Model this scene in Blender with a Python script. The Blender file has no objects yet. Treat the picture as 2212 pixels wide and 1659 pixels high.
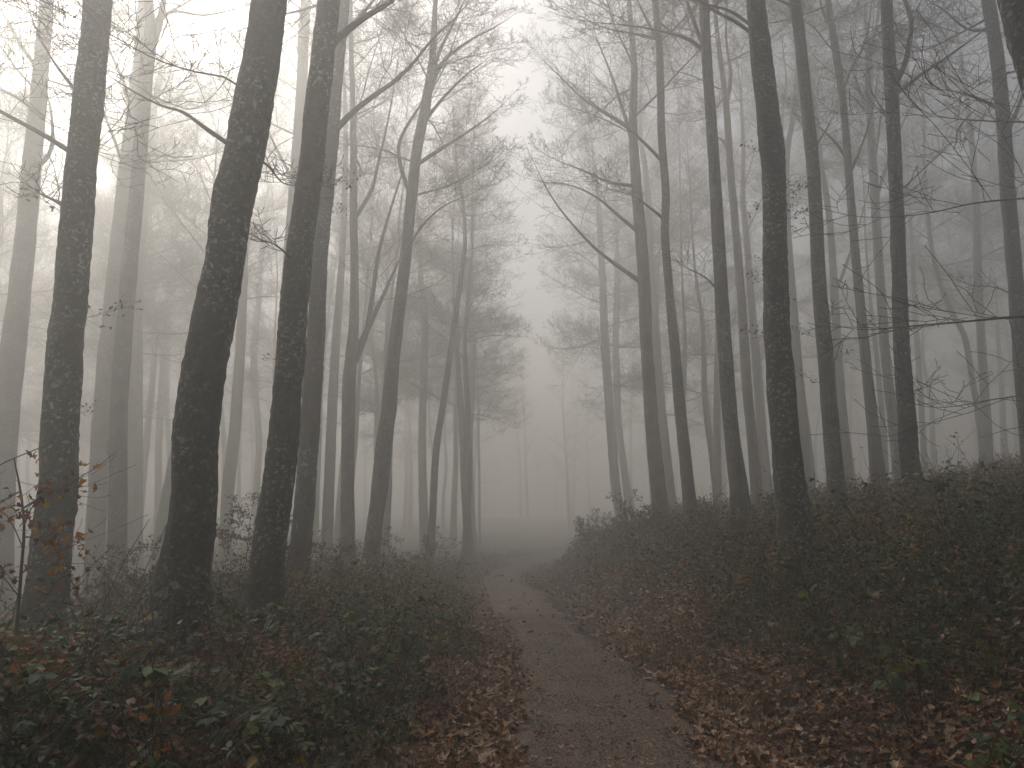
import bpy, math, random
import numpy as np
from mathutils import Vector, Matrix

# ------------------------------------------------------------------ camera, sky, sun, exposure
scene = bpy.context.scene
COL = scene.collection
CAM_H, PITCH, FPX = 1.6, math.atan(320 / 1700), 1700.0       # focal length in pixels of a 2212 px wide picture
cam_data = bpy.data.cameras.new('camera')
cam_data.lens = 36 * FPX / 2212
cam_data.sensor_width = 36
cam_data.clip_start, cam_data.clip_end = 0.05, 2000
cam = bpy.data.objects.new('camera', cam_data)
COL.objects.link(cam)
cam.location = (0, 0, CAM_H)
cam.rotation_euler = (math.pi / 2 + PITCH, 0, 0)
scene.camera = cam

SUN_EL, SUN_AZ = math.radians(42), math.radians(-33)          # azimuth from +Y, towards +X positive
world = bpy.data.worlds.new('World')
scene.world = world
world.use_nodes = True
wn = world.node_tree
wn.nodes.clear()
w_out = wn.nodes.new('ShaderNodeOutputWorld')
w_bg = wn.nodes.new('ShaderNodeBackground')
w_sky = wn.nodes.new('ShaderNodeTexSky')
w_sky.sky_type = 'NISHITA'
w_sky.sun_disc = False
w_sky.sun_elevation, w_sky.sun_rotation = SUN_EL, SUN_AZ
w_sky.dust_density = 4.0
w_hs = wn.nodes.new('ShaderNodeHueSaturation')
w_hs.inputs['Saturation'].default_value = 0.55
w_bg.inputs['Strength'].default_value = 0.092
wn.links.new(w_sky.outputs['Color'], w_hs.inputs['Color'])
wn.links.new(w_hs.outputs['Color'], w_bg.inputs['Color'])
wn.links.new(w_bg.outputs['Background'], w_out.inputs['Surface'])

sun_data = bpy.data.lights.new('sun', 'SUN')
sun_data.energy = 1.4
sun_data.angle = math.radians(25)
sun_data.color = (1.0, 0.95, 0.88)
sun = bpy.data.objects.new('sun', sun_data)
COL.objects.link(sun)
sdir = Vector((math.sin(SUN_AZ) * math.cos(SUN_EL), math.cos(SUN_AZ) * math.cos(SUN_EL), math.sin(SUN_EL)))
sun.rotation_euler = sdir.to_track_quat('Z', 'Y').to_euler()

HAZE_DENSITY, HAZE_G, HAZE_TOP = 0.0245, 0.78, 36.5
scene.view_settings.view_transform = 'Standard'
scene.view_settings.look = 'None'
scene.view_settings.exposure = 0.5
scene.view_settings.gamma = 1.0
scene.view_settings.use_curve_mapping = False
scene.cycles.use_denoising = True
scene.cycles.max_bounces = 6
scene.cycles.diffuse_bounces = 2
scene.cycles.glossy_bounces = 2
scene.cycles.transmission_bounces = 2
scene.cycles.volume_bounces = 3
scene.cycles.transparent_max_bounces = 4
scene.cycles.use_adaptive_sampling = False

rnd = random.Random(7)
R = np.random.default_rng(11)


def sm(a, b, x):
    t = np.clip((x - a) / (b - a), 0, 1)
    return t * t * (3 - 2 * t)


def at(px, py, Y):
    """World point where the sight line of a photo pixel (2212 px wide) meets the vertical plane y = Y; also the axial depth."""
    dx, dy = (px - 1106) / FPX, (829.5 - py) / FPX
    c, s = math.cos(PITCH), math.sin(PITCH)
    d = np.array([dx, c - s * dy, s + c * dy])
    t = Y / d[1]
    return np.array([0, 0, CAM_H]) + d * t, t


# ------------------------------------------------------------------ mesh collecting
class Geo:
    def __init__(self):
        self.v, self.q, self.t, self.c, self.mq, self.mt, self.n = [], [], [], [], [], [], 0

    def add(self, v, quads=None, tris=None, col=None, mat=0):
        v = np.asarray(v, float).reshape(-1, 3)
        if quads is not None and len(quads):
            quads = np.asarray(quads, np.int64)
            self.q.append(quads + self.n)
            self.mq.append(np.full(len(quads), mat))
        if tris is not None and len(tris):
            tris = np.asarray(tris, np.int64)
            self.t.append(tris + self.n)
            self.mt.append(np.full(len(tris), mat))
        self.v.append(v)
        if col is None:
            col = np.ones((len(v), 4))
        col = np.asarray(col, float)
        if col.ndim == 1:
            col = np.tile(np.r_[col[:3], 1.0], (len(v), 1))
        self.c.append(col)
        self.n += len(v)

    def mesh(self, name, mats, smooth=True, colors=False):
        v = np.concatenate(self.v)
        q = np.concatenate(self.q) if self.q else np.zeros((0, 4), np.int64)
        t = np.concatenate(self.t) if self.t else np.zeros((0, 3), np.int64)
        me = bpy.data.meshes.new(name)
        me.vertices.add(len(v))
        me.vertices.foreach_set('co', v.astype(np.float32).ravel())
        me.loops.add(q.size + t.size)
        me.loops.foreach_set('vertex_index', np.concatenate([q.ravel(), t.ravel()]).astype(np.int32))
        me.polygons.add(len(q) + len(t))
        ls = np.concatenate([np.arange(len(q)) * 4, q.size + np.arange(len(t)) * 3]).astype(np.int32)
        me.polygons.foreach_set('loop_start', ls)
        mi = np.concatenate(self.mq + self.mt).astype(np.int32)
        me.polygons.foreach_set('material_index', mi)
        me.polygons.foreach_set('use_smooth', np.full(len(ls), smooth))
        for m in mats:
            me.materials.append(m)
        if colors:
            a = me.color_attributes.new('tint', 'FLOAT_COLOR', 'POINT')
            a.data.foreach_set('color', np.concatenate(self.c).astype(np.float32).ravel())
        me.update(calc_edges=True)
        return me


def link(name, me, parent=None, loc=None, rot=None, scale=None):
    o = bpy.data.objects.new(name, me)
    COL.objects.link(o)
    if parent is not None:
        o.parent = parent
    if loc is not None:
        o.location = loc
    if rot is not None:
        o.rotation_euler = rot
    if scale is not None:
        o.scale = (scale,) * 3 if np.isscalar(scale) else scale
    return o


def tag(o, label=None, cat=None, group=None, kind=None):
    for k, val in (('label', label), ('category', cat), ('group', group), ('kind', kind)):
        if val:
            o[k] = val
    return o


def empty(name, loc):
    o = bpy.data.objects.new(name, None)
    o.empty_display_size = 0.2
    COL.objects.link(o)
    o.location = loc
    return o


def frames(p):
    t = np.gradient(p, axis=0)
    t /= np.linalg.norm(t, axis=1)[:, None] + 1e-9
    chord = p[-1] - p[0]
    ref = np.array([0, 0, 1.0]) if abs(chord[2]) < 0.7 * np.linalg.norm(chord) else np.array([0, 1.0, 0])
    u = np.cross(t, ref)
    u /= np.linalg.norm(u, axis=1)[:, None] + 1e-9
    w = np.cross(t, u)
    return t, u, w


_quads = {}


def tube(geo, p, r, k=3, mat=0, col=None, tip=True):
    p, r = np.asarray(p, float), np.asarray(r, float)
    n = len(p)
    _, u, w = frames(p)
    a = np.arange(k) * 2 * math.pi / k
    ring = (u[:, None, :] * np.cos(a)[None, :, None] + w[:, None, :] * np.sin(a)[None, :, None]) * r[:, None, None]
    v = (p[:, None, :] + ring).reshape(-1, 3)
    if (n, k) not in _quads:
        i, j = np.meshgrid(np.arange(n - 1), np.arange(k), indexing='ij')
        i, j = i.ravel(), j.ravel()
        j2 = (j + 1) % k
        _quads[(n, k)] = np.stack([i * k + j, i * k + j2, (i + 1) * k + j2, (i + 1) * k + j], 1)
    geo.add(v, quads=_quads[(n, k)], mat=mat, col=col)


def curve(start, d, length, n, rng, wig=0.2, up=0.0):
    p = [np.array(start, float)]
    d = np.array(d, float)
    d /= np.linalg.norm(d)
    s = length / n
    for _ in range(n):
        d = d + rng.normal(0, wig, 3) + np.array([0, 0, up])
        d /= np.linalg.norm(d)
        p.append(p[-1] + d * s)
    return np.array(p)


def resample(p, r, n):
    p, r = np.asarray(p, float), np.asarray(r, float)
    s = np.r_[0, np.cumsum(np.linalg.norm(np.diff(p, axis=0), axis=1))]
    # Catmull-Rom through the given points
    q = np.linspace(0, s[-1], n)
    m = np.gradient(p, s, axis=0)
    i = np.clip(np.searchsorted(s, q) - 1, 0, len(s) - 2)
    h = (s[i + 1] - s[i])[:, None]
    t = ((q - s[i]) / (s[i + 1] - s[i]))[:, None]
    out = ((2 * t**3 - 3 * t**2 + 1) * p[i] + (t**3 - 2 * t**2 + t) * h * m[i]
           + (-2 * t**3 + 3 * t**2) * p[i + 1] + (t**3 - t**2) * h * m[i + 1])
    return out, np.interp(q, s, r), q


def grow(geo, p, r0, r1, rng, level, normal, unit, kids=(13, 7, 4), first=0.18, leaf=None, rmin=0.0011):
    """A branch along p with side shoots in its own flat spray, level by level."""
    n = len(p)
    r = np.linspace(r0, r1, n)
    tube(geo, p, np.maximum(r, rmin * unit), 5 if level >= 3 else 3)
    L = np.linalg.norm(np.diff(p, axis=0), axis=1).sum()
    if level == 0:
        if leaf is not None:
            leaf(p, rng)
        return
    nk = kids[len(kids) - level] if level <= len(kids) else kids[0]
    nk = max(2, int(round(nk * rng.uniform(0.8, 1.2))))
    side = 1 if rng.random() < 0.5 else -1
    for j in range(nk):
        f = first + (0.98 - first) * (j + rng.uniform(0, 0.8)) / nk
        x = f * (n - 1)
        i = min(int(x), n - 2)
        pos = p[i] + (p[i + 1] - p[i]) * (x - i)
        t = p[i + 1] - p[i]
        t /= np.linalg.norm(t)
        nn = normal + rng.normal(0, 0.5, 3)
        sv = np.cross(nn, t) * side
        sv /= np.linalg.norm(sv) + 1e-9
        side = -side
        a = math.radians(rng.uniform(36, 72))
        d = t * math.cos(a) + sv * math.sin(a) + np.array([0, 0, 0.12])
        shape = (1 - 0.75 * f) if f > 0.3 else (0.55 + 0.75 * f)
        ln = L * (0.72 if level >= 2 else 0.66) * shape * rng.uniform(0.6, 1.15)
        nseg = {3: 7, 2: 5, 1: 4}.get(level, 6)
        q = curve(pos, d, ln, nseg, rng, 0.16, 0.04)
        rr = max(rmin * unit, (r0 + (r1 - r0) * f) * 0.55)
        grow(geo, q, rr, rmin * unit * 0.7, rng, level - 1, normal + rng.normal(0, 0.15, 3), unit, kids, 0.15, leaf, rmin)


# ------------------------------------------------------------------ materials
def mat(name):
    m = bpy.data.materials.new(name)
    m.use_nodes = True
    nt = m.node_tree
    bs = nt.nodes['Principled BSDF']
    return m, nt, bs


def node(nt, kind, **kw):
    n = nt.nodes.new(kind)
    for k, v in kw.items():
        if k.startswith('_'):
            setattr(n, k[1:], v)
        else:
            n.inputs[k.replace('__', ' ')].default_value = v
    return n


def ramp(nt, fac, stops):
    n = nt.nodes.new('ShaderNodeValToRGB')
    e = n.color_ramp.elements
    while len(e) < len(stops):
        e.new(0.5)
    for el, (pos, c) in zip(e, stops):
        el.position = pos
        el.color = (*c, 1) if len(c) == 3 else c
    nt.links.new(fac, n.inputs['Fac'])
    return n.outputs['Color']


def mix(nt, fac, a, b, mode='MIX'):
    n = nt.nodes.new('ShaderNodeMix')
    n.data_type = 'RGBA'
    n.blend_type = mode
    for sock, val in ((n.inputs[0], fac), (n.inputs[6], a), (n.inputs[7], b)):
        if hasattr(val, 'is_output'):
            nt.links.new(val, sock)
        else:
            sock.default_value = val if np.isscalar(val) else (*val, 1)
    return n.outputs[2]


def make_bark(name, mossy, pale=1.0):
    m, nt, bs = mat(name)
    L = nt.links
    geo = nt.nodes.new('ShaderNodeNewGeometry')
    mp = node(nt, 'ShaderNodeMapping')
    mp.inputs['Scale'].default_value = (1, 1, 1.15)
    L.new(geo.outputs['Position'], mp.inputs['Vector'])
    big = node(nt, 'ShaderNodeTexNoise', Scale=2.2, Detail=6.0, Roughness=0.6)
    fine = node(nt, 'ShaderNodeTexNoise', Scale=26.0, Detail=6.0, Roughness=0.65)
    lich = node(nt, 'ShaderNodeTexNoise', Scale=19.0, Detail=6.0, Roughness=0.62, Distortion=0.6)
    patch = node(nt, 'ShaderNodeTexNoise', Scale=1.3, Detail=3.0)
    vor = node(nt, 'ShaderNodeTexVoronoi', Scale=16.0)
    for n in (big, fine, lich, vor):
        L.new(mp.outputs['Vector'], n.inputs['Vector'])
    L.new(geo.outputs['Position'], patch.inputs['Vector'])
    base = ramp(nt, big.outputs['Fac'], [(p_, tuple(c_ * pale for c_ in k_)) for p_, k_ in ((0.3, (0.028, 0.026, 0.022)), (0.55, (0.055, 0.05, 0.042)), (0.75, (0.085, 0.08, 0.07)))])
    grain = ramp(nt, fine.outputs['Fac'], [(0.35, (0.55, 0.55, 0.55)), (0.65, (1.3, 1.3, 1.3))])
    col = mix(nt, 1.0, base, grain, 'MULTIPLY')
    # pale crusts of lichen, thick in some places and absent in others
    mth = node(nt, 'ShaderNodeMath', _operation='MULTIPLY')
    L.new(ramp(nt, lich.outputs['Fac'], [(0.53, (0, 0, 0)), (0.63, (1, 1, 1))]), mth.inputs[0])
    L.new(ramp(nt, patch.outputs['Fac'], [(0.38, (0.12, 0.12, 0.12)), (0.6, (1, 1, 1))]), mth.inputs[1])
    col = mix(nt, mth.outputs[0], col, (0.33, 0.34, 0.30))
    if mossy:
        moss = node(nt, 'ShaderNodeTexNoise', Scale=3.0, Detail=6.0, Roughness=0.7)
        L.new(geo.outputs['Position'], moss.inputs['Vector'])
        sep = nt.nodes.new('ShaderNodeSeparateXYZ')
        L.new(geo.outputs['Position'], sep.inputs['Vector'])
        mr = node(nt, 'ShaderNodeMapRange')
        mr.inputs['From Min'].default_value, mr.inputs['From Max'].default_value = 5.5, 0.3
        L.new(sep.outputs['Z'], mr.inputs['Value'])
        mm = node(nt, 'ShaderNodeMath', _operation='MULTIPLY')
        L.new(ramp(nt, moss.outputs['Fac'], [(0.48, (0, 0, 0)), (0.6, (1, 1, 1))]), mm.inputs[0])
        L.new(mr.outputs['Result'], mm.inputs[1])
        col = mix(nt, mm.outputs[0], col, (0.035, 0.042, 0.016))
    L.new(col, bs.inputs['Base Color'])
    bs.inputs['Roughness'].default_value = 0.85
    add = node(nt, 'ShaderNodeMath', _operation='ADD')
    L.new(fine.outputs['Fac'], add.inputs[0])
    L.new(vor.outputs['Distance'], add.inputs[1])
    bp = node(nt, 'ShaderNodeBump', Strength=0.7, Distance=0.02)
    L.new(add.outputs[0], bp.inputs['Height'])
    L.new(bp.outputs['Normal'], bs.inputs['Normal'])
    return m


M_BARK = make_bark('lichen_bark', False)
M_MOSS = make_bark('mossy_bark', True)
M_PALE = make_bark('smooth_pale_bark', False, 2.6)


def make_twig():
    m, nt, bs = mat('twig_bark')
    tc = nt.nodes.new('ShaderNodeTexCoord')
    n = node(nt, 'ShaderNodeTexNoise', Scale=14.0, Detail=3.0)
    nt.links.new(tc.outputs['Object'], n.inputs['Vector'])
    nt.links.new(ramp(nt, n.outputs['Fac'], [(0.3, (0.08, 0.066, 0.054)), (0.7, (0.15, 0.128, 0.106))]), bs.inputs['Base Color'])
    bs.inputs['Roughness'].default_value = 0.8
    return m


M_TWIG = make_twig()


def make_leaf(name, rough, trans):
    """Colour comes from each leaf's own tint; veins and blotches from noise."""
    m, nt, bs = mat(name)
    L = nt.links
    at_ = nt.nodes.new('ShaderNodeAttribute')
    at_.attribute_name = 'tint'
    geo = nt.nodes.new('ShaderNodeNewGeometry')
    n = node(nt, 'ShaderNodeTexNoise', Scale=45.0, Detail=3.0)
    L.new(geo.outputs['Position'], n.inputs['Vector'])
    c = mix(nt, 1.0, at_.outputs['Color'], ramp(nt, n.outputs['Fac'], [(0.3, (0.6, 0.6, 0.6)), (0.7, (1.3, 1.3, 1.3))]), 'MULTIPLY')
    L.new(c, bs.inputs['Base Color'])
    bs.inputs['Roughness'].default_value = rough
    tr = nt.nodes.new('ShaderNodeBsdfTranslucent')
    L.new(c, tr.inputs['Color'])
    ms = nt.nodes.new('ShaderNodeMixShader')
    ms.inputs[0].default_value = trans
    out = nt.nodes['Material Output']
    L.new(bs.outputs[0], ms.inputs[1])
    L.new(tr.outputs[0], ms.inputs[2])
    L.new(ms.outputs[0], out.inputs['Surface'])
    return m


M_LEAF = make_leaf('bramble_leaf', 0.58, 0.25)
M_DRY = make_leaf('dry_leaf', 0.6, 0.2)
M_GRASS = make_leaf('dry_grass', 0.7, 0.25)


def make_ground():
    m, nt, bs = mat('leaf_mould_soil')
    L = nt.links
    geo = nt.nodes.new('ShaderNodeNewGeometry')
    a = node(nt, 'ShaderNodeTexNoise', Scale=1.1, Detail=6.0)
    b = node(nt, 'ShaderNodeTexVoronoi', Scale=17.0)
    c = node(nt, 'ShaderNodeTexNoise', Scale=40.0, Detail=5.0)
    for n in (a, b, c):
        L.new(geo.outputs['Position'], n.inputs['Vector'])
    col = ramp(nt, a.outputs['Fac'], [(0.3, (0.03, 0.02, 0.013)), (0.7, (0.06, 0.038, 0.024))])
    col = mix(nt, 0.6, col, b.outputs['Color'], 'MULTIPLY')
    col = mix(nt, 1.0, col, ramp(nt, c.outputs['Fac'], [(0.3, (0.5, 0.5, 0.5)), (0.7, (1.5, 1.4, 1.3))]), 'MULTIPLY')
    L.new(col, bs.inputs['Base Color'])
    bs.inputs['Roughness'].default_value = 0.9
    bp = node(nt, 'ShaderNodeBump', Strength=0.9, Distance=0.03)
    L.new(b.outputs['Distance'], bp.inputs['Height'])
    L.new(bp.outputs['Normal'], bs.inputs['Normal'])
    return m


def make_path():
    m, nt, bs = mat('damp_gravel_path')
    L = nt.links
    geo = nt.nodes.new('ShaderNodeNewGeometry')
    a = node(nt, 'ShaderNodeTexNoise', Scale=1.6, Detail=7.0, Roughness=0.6)
    b = node(nt, 'ShaderNodeTexVoronoi', Scale=42.0)
    c = node(nt, 'ShaderNodeTexNoise', Scale=70.0, Detail=5.0, Roughness=0.7)
    d = node(nt, 'ShaderNodeTexNoise', Scale=11.0, Detail=6.0, Roughness=0.65)
    for n in (a, b, c, d):
        L.new(geo.outputs['Position'], n.inputs['Vector'])
    col = ramp(nt, a.outputs['Fac'], [(0.3, (0.12, 0.072, 0.043)), (0.7, (0.19, 0.118, 0.075))])
    col = mix(nt, 1.0, col, ramp(nt, d.outputs['Fac'], [(0.35, (0.6, 0.58, 0.56)), (0.65, (1.2, 1.2, 1.2))]), 'MULTIPLY')
    col = mix(nt, 1.0, col, ramp(nt, c.outputs['Fac'], [(0.32, (0.45, 0.43, 0.42)), (0.68, (1.45, 1.45, 1.45))]), 'MULTIPLY')
    L.new(col, bs.inputs['Base Color'])
    bs.inputs['Roughness'].default_value = 0.62
    s = node(nt, 'ShaderNodeMath', _operation='ADD')
    L.new(b.outputs['Distance'], s.inputs[0])
    L.new(d.outputs['Fac'], s.inputs[1])
    bp = node(nt, 'ShaderNodeBump', Strength=1.0, Distance=0.025)
    L.new(s.outputs[0], bp.inputs['Height'])
    L.new(bp.outputs['Normal'], bs.inputs['Normal'])
    return m


# ------------------------------------------------------------------ terrain
PATH = np.array([(-8, 0.1), (0, 0.45), (5.4, 0.71), (7.8, 0.80), (10.9, 0.73), (15, 0.43), (21, 0.0), (27, -0.36), (33, -0.2), (39, 0.45), (49, 2.0), (60, 5.0), (80, 14), (220, 90)])
HALF_PATH = 0.72


def path_x(y):
    yy = np.asarray(y, float)
    out = 0
    for o in (-2, -1, 0, 1, 2):
        out = out + np.interp(yy + o * 1.0, PATH[:, 0], PATH[:, 1])
    return out / 5


def wob(x, y, s, seed):
    """Cheap smooth noise, about -1..1."""
    r = np.random.default_rng(seed)
    o = 0
    for _ in range(5):
        a, ph, k = r.uniform(0, 2 * math.pi), r.uniform(0, 6.28), s * r.uniform(0.6, 1.9)
        o = o + np.sin((x * math.cos(a) + y * math.sin(a)) * k + ph)
    return o / 2.6


def hill(x, y):
    """The wood climbs gently beyond the bend of the path."""
    return 4.5 * sm(40, 170, y) + 0.0 * x


def height(x, y):
    x, y = np.asarray(x, float), np.asarray(y, float)
    u = x - path_x(y)
    s = np.maximum(u - 1.55 - 0.55 * (1 - sm(4.5, 8.5, y)), 0)        # right of the verge: the bank
    bank = 0.85 * (1 - np.exp(-s / 1.2)) + 0.15 * s + 0.0 * np.maximum(s - 5, 0) - 0.17 * np.maximum(s - 40, 0)
    t = np.maximum(-u - 1.1, 0)                                                     # left: a low rim, then the slope falls away
    far = sm(20, 34, y)
    rim = 0.36 * (1 - np.exp(-t / 0.7)) * (1 - 0.85 * far) - 0.20 * np.maximum(t - 3.2, 0) * sm(2.8, 6, t) * (1 - far * np.clip(1.15 - t / 30, 0, 0.9)) * (1 - sm(34, 58, y))
    rim = np.maximum(rim, -6 - 0.02 * t * (1 - sm(34, 58, y)))
    n = 0.07 * wob(x, y, 1.1, 3) + 0.16 * wob(x, y, 0.25, 4)
    off = sm(0.6, 1.8, np.abs(u))
    return hill(x, y) + bank + rim + n * off * (1 - 0.7 * sm(22, 36, y) * (1 - sm(6, 14, np.abs(u)))) - 0.03 * (1 - sm(HALF_PATH * 0.75, HALF_PATH * 1.05, np.abs(u)))


def grid_mesh(name, xs, ys, zf, m):
    X, Y = np.meshgrid(xs, ys)
    v = np.stack([X, Y, zf(X, Y)], -1).reshape(-1, 3)
    nx, ny = len(xs), len(ys)
    i, j = np.meshgrid(np.arange(ny - 1), np.arange(nx - 1), indexing='ij')
    a = (i * nx + j).ravel()
    g = Geo()
    g.add(v, quads=np.stack([a, a + 1, a + nx + 1, a + nx], 1))
    return g.mesh(name, [m])


xs = np.sinh(np.linspace(-5.2, 5.2, 220)) / math.sinh(5.2) * 210 + 0.3
ys = np.r_[np.linspace(-60, 0, 20), np.linspace(0.25, 25, 120), np.geomspace(25.3, 230, 90)]
ground = link('ground', grid_mesh('ground', xs, ys, height, make_ground()))
tag(ground, 'leaf strewn forest floor rising to the right bank', None, kind='structure')

gp = Geo()
py = np.r_[np.linspace(-6, 30, 200), np.linspace(30.4, 70, 80)]
pu = np.linspace(-1, 1, 13)
PX = path_x(py)[:, None] + pu[None, :] * (HALF_PATH + 0.16 * wob(py, py * 0.3, 1.7, 9)[:, None] * np.abs(pu)[None, :])
PY = np.repeat(py[:, None], 13, 1)
PZ = 0.018 - 0.03 * np.abs(pu)[None, :] ** 4 + 0.012 * wob(PX, PY, 4, 21)
# two faint wheel hollows
PZ = PZ + hill(PX, PY) - 0.012 * np.exp(-((np.abs(pu)[None, :] - 0.5) / 0.18) ** 2)
i, j = np.meshgrid(np.arange(len(py) - 1), np.arange(12), indexing='ij')
a = (i * 13 + j).ravel()
gp.add(np.stack([PX, PY, PZ], -1).reshape(-1, 3), quads=np.stack([a, a + 1, a + 14, a + 13], 1))
path = link('path', gp.mesh('path', [make_path()]))
tag(path, 'damp brown gravel path winding away into the fog', None, kind='structure')

# the air: even fog round the camera and all of the wood
g = Geo()
x0, x1, y0, y1, z0 = -216, 216, -66, 236, -12.0
hz = float(HAZE_TOP)
g.add([(x0, y0, z0), (x1, y0, z0), (x1, y1, z0), (x0, y1, z0), (x0, y0, hz), (x1, y0, hz), (x1, y1, hz), (x0, y1, hz)],
      quads=[(3, 2, 1, 0), (4, 5, 6, 7), (0, 1, 5, 4), (1, 2, 6, 5), (2, 3, 7, 6), (3, 0, 4, 7)])
mh = bpy.data.materials.new('fog')
mh.use_nodes = True
mh.node_tree.nodes.clear()
ho = mh.node_tree.nodes.new('ShaderNodeOutputMaterial')
hv = mh.node_tree.nodes.new('ShaderNodeVolumePrincipled')
hv.inputs['Color'].default_value = (0.940, 0.930, 0.900, 1)
hv.inputs['Density'].default_value = HAZE_DENSITY
hv.inputs['Anisotropy'].default_value = HAZE_G
mh.node_tree.links.new(hv.outputs['Volume'], ho.inputs['Volume'])
haze = link('haze', g.mesh('haze', [mh], smooth=False))
tag(haze, 'pale fog filling the whole wood', None, kind='stuff')

# ------------------------------------------------------------------ branches shared by the trees
UP = np.array([0, 0, 1.0])


def limb_proto(seed, up, kids, first):
    rng = np.random.default_rng(seed)
    g = Geo()
    p = curve((0, 0, 0), (1, 0, 0), 1.0, 11, rng, 0.055, up)
    grow(g, p, 0.0085, 0.0015, rng, 3, UP + np.array([-0.3, 0, 0]), 1.0, kids, first, rmin=0.0008)
    return g.mesh('branch', [M_TWIG])


LIMBS = [limb_proto(100 + k, (0.05, 0.02, -0.01)[k % 3], (16, 10, 6), 0.12) for k in range(8)]


def dry_leaf_adder(g, rng0, size, tints, n_per=2):
    def f(p, rng):
        for _ in range(n_per):
            i = rng.integers(1, len(p))
            c = tints[rng.integers(len(tints))] * rng.uniform(0.7, 1.3)
            add_leaf(g, p[i], size * rng.uniform(0.6, 1.2), rng, c, mat=1)
    return f


LEAF_V = np.array([(0, 0, 0), (0.28, 0.24, 0.05), (0.28, -0.24, 0.05), (0.35, 0, 0), (0.68, 0.2, 0.02), (0.68, -0.2, 0.02), (0.7, 0, -0.03), (1, 0, -0.1)])
LEAF_Q = [(0, 3, 1, 1), ]
LEAF_T = np.array([(0, 3, 1), (0, 2, 3), (1, 3, 6), (1, 6, 4), (2, 6, 3), (2, 5, 6), (4, 6, 7), (5, 7, 6)])


def rot_any(rng, tilt):
    """Random heading with the face mostly up; tilt is the spread in radians."""
    az = rng.uniform(0, 2 * math.pi)
    return np.array(Matrix.Rotation(az, 3, 'Z') @ Matrix.Rotation(rng.normal(0, tilt), 3, 'Y') @ Matrix.Rotation(rng.normal(0, tilt), 3, 'X'))


def add_leaf(g, pos, size, rng, col, mat=0, tilt=0.7):
    g.add(LEAF_V @ rot_any(rng, tilt).T * size + pos, tris=LEAF_T, col=col, mat=mat)


RUST = [np.array(c) for c in ((0.12, 0.045, 0.018), (0.09, 0.036, 0.018), (0.16, 0.06, 0.018), (0.07, 0.035, 0.022))]


def leafy_proto(seed, n_per, kids, size):
    rng = np.random.default_rng(seed)
    g = Geo()
    p = curve((0, 0, 0), (1, 0, 0), 1.0, 8, rng, 0.12, 0.03)
    grow(g, p, 0.008, 0.002, rng, 2, UP, 1.0, kids, 0.15, dry_leaf_adder(g, rng, size, RUST, n_per), rmin=0.0014)
    return g.mesh('leafy_branch', [M_TWIG, M_DRY], colors=True)


LEAFY = [leafy_proto(300 + k, 3, (9, 5), 0.075) for k in range(5)]
SPARSE = [leafy_proto(330 + k, 1, (7, 3), 0.09) for k in range(4)]

# ------------------------------------------------------------------ trees
CORRIDOR = 1145          # the open strip of sky over the path: crowns stop short of it


def corridor_room(x, y, side):
    cx = (CORRIDOR - 1106) / FPX * y * 1.02
    return (cx - x) if side > 0 else (x - cx)


def trunk_mesh(p, r, q, k, seed, mossy, rough):
    rng = np.random.default_rng(seed)
    g = Geo()
    n = len(p)
    _, u, w = frames(p)
    a = np.arange(k) * 2 * math.pi / k
    A, Q = np.meshgrid(a, q)
    lump = np.zeros_like(A)
    for _ in range(14):
        m_, kk, ph, am = rng.integers(1, 5), rng.uniform(0.8, 7), rng.uniform(0, 6.28), rng.uniform(0.3, 1)
        lump += am * np.sin(m_ * A + kk * Q + ph)
    lump = 1 + rough * lump / 3.2
    if rough > 0.02:                       # knots and burrs, bark roughness
        for _ in range(10):
            qa, aa, s_ = rng.uniform(0, min(q[-1], 9)), rng.uniform(0, 6.28), rng.uniform(0.05, 0.13)
            da = np.angle(np.exp(1j * (A - aa)))
            lump += rng.uniform(0.03, 0.09) * np.exp(-((Q - qa) / s_) ** 2 - (da / 0.45) ** 2)
        lump += rng.normal(0, 0.02, lump.shape) + 0.012 * np.sin(9 * A + 23 * Q + 3 * np.sin(5 * Q)) + 0.012 * np.sin(6 * A - 31 * Q)
    flare = 1 + 0.42 * np.exp(-np.maximum(q - 0.35, 0) / 0.4)[:, None] * (1 + 0.35 * np.sin(5 * A + rng.uniform(0, 6)))
    rad = r[:, None] * lump * flare
    v = p[:, None, :] + u[:, None, :] * (np.cos(A) * rad)[..., None] + w[:, None, :] * (np.sin(A) * rad)[..., None]
    i, j = np.meshgrid(np.arange(n - 1), np.arange(k), indexing='ij')
    i, j = i.ravel(), j.ravel()
    j2 = (j + 1) % k
    g.add(v.reshape(-1, 3), quads=np.stack([i * k + j, i * k + j2, (i + 1) * k + j2, (i + 1) * k + j], 1))
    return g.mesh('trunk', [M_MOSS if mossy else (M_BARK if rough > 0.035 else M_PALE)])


TREE_N = [0]


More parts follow.
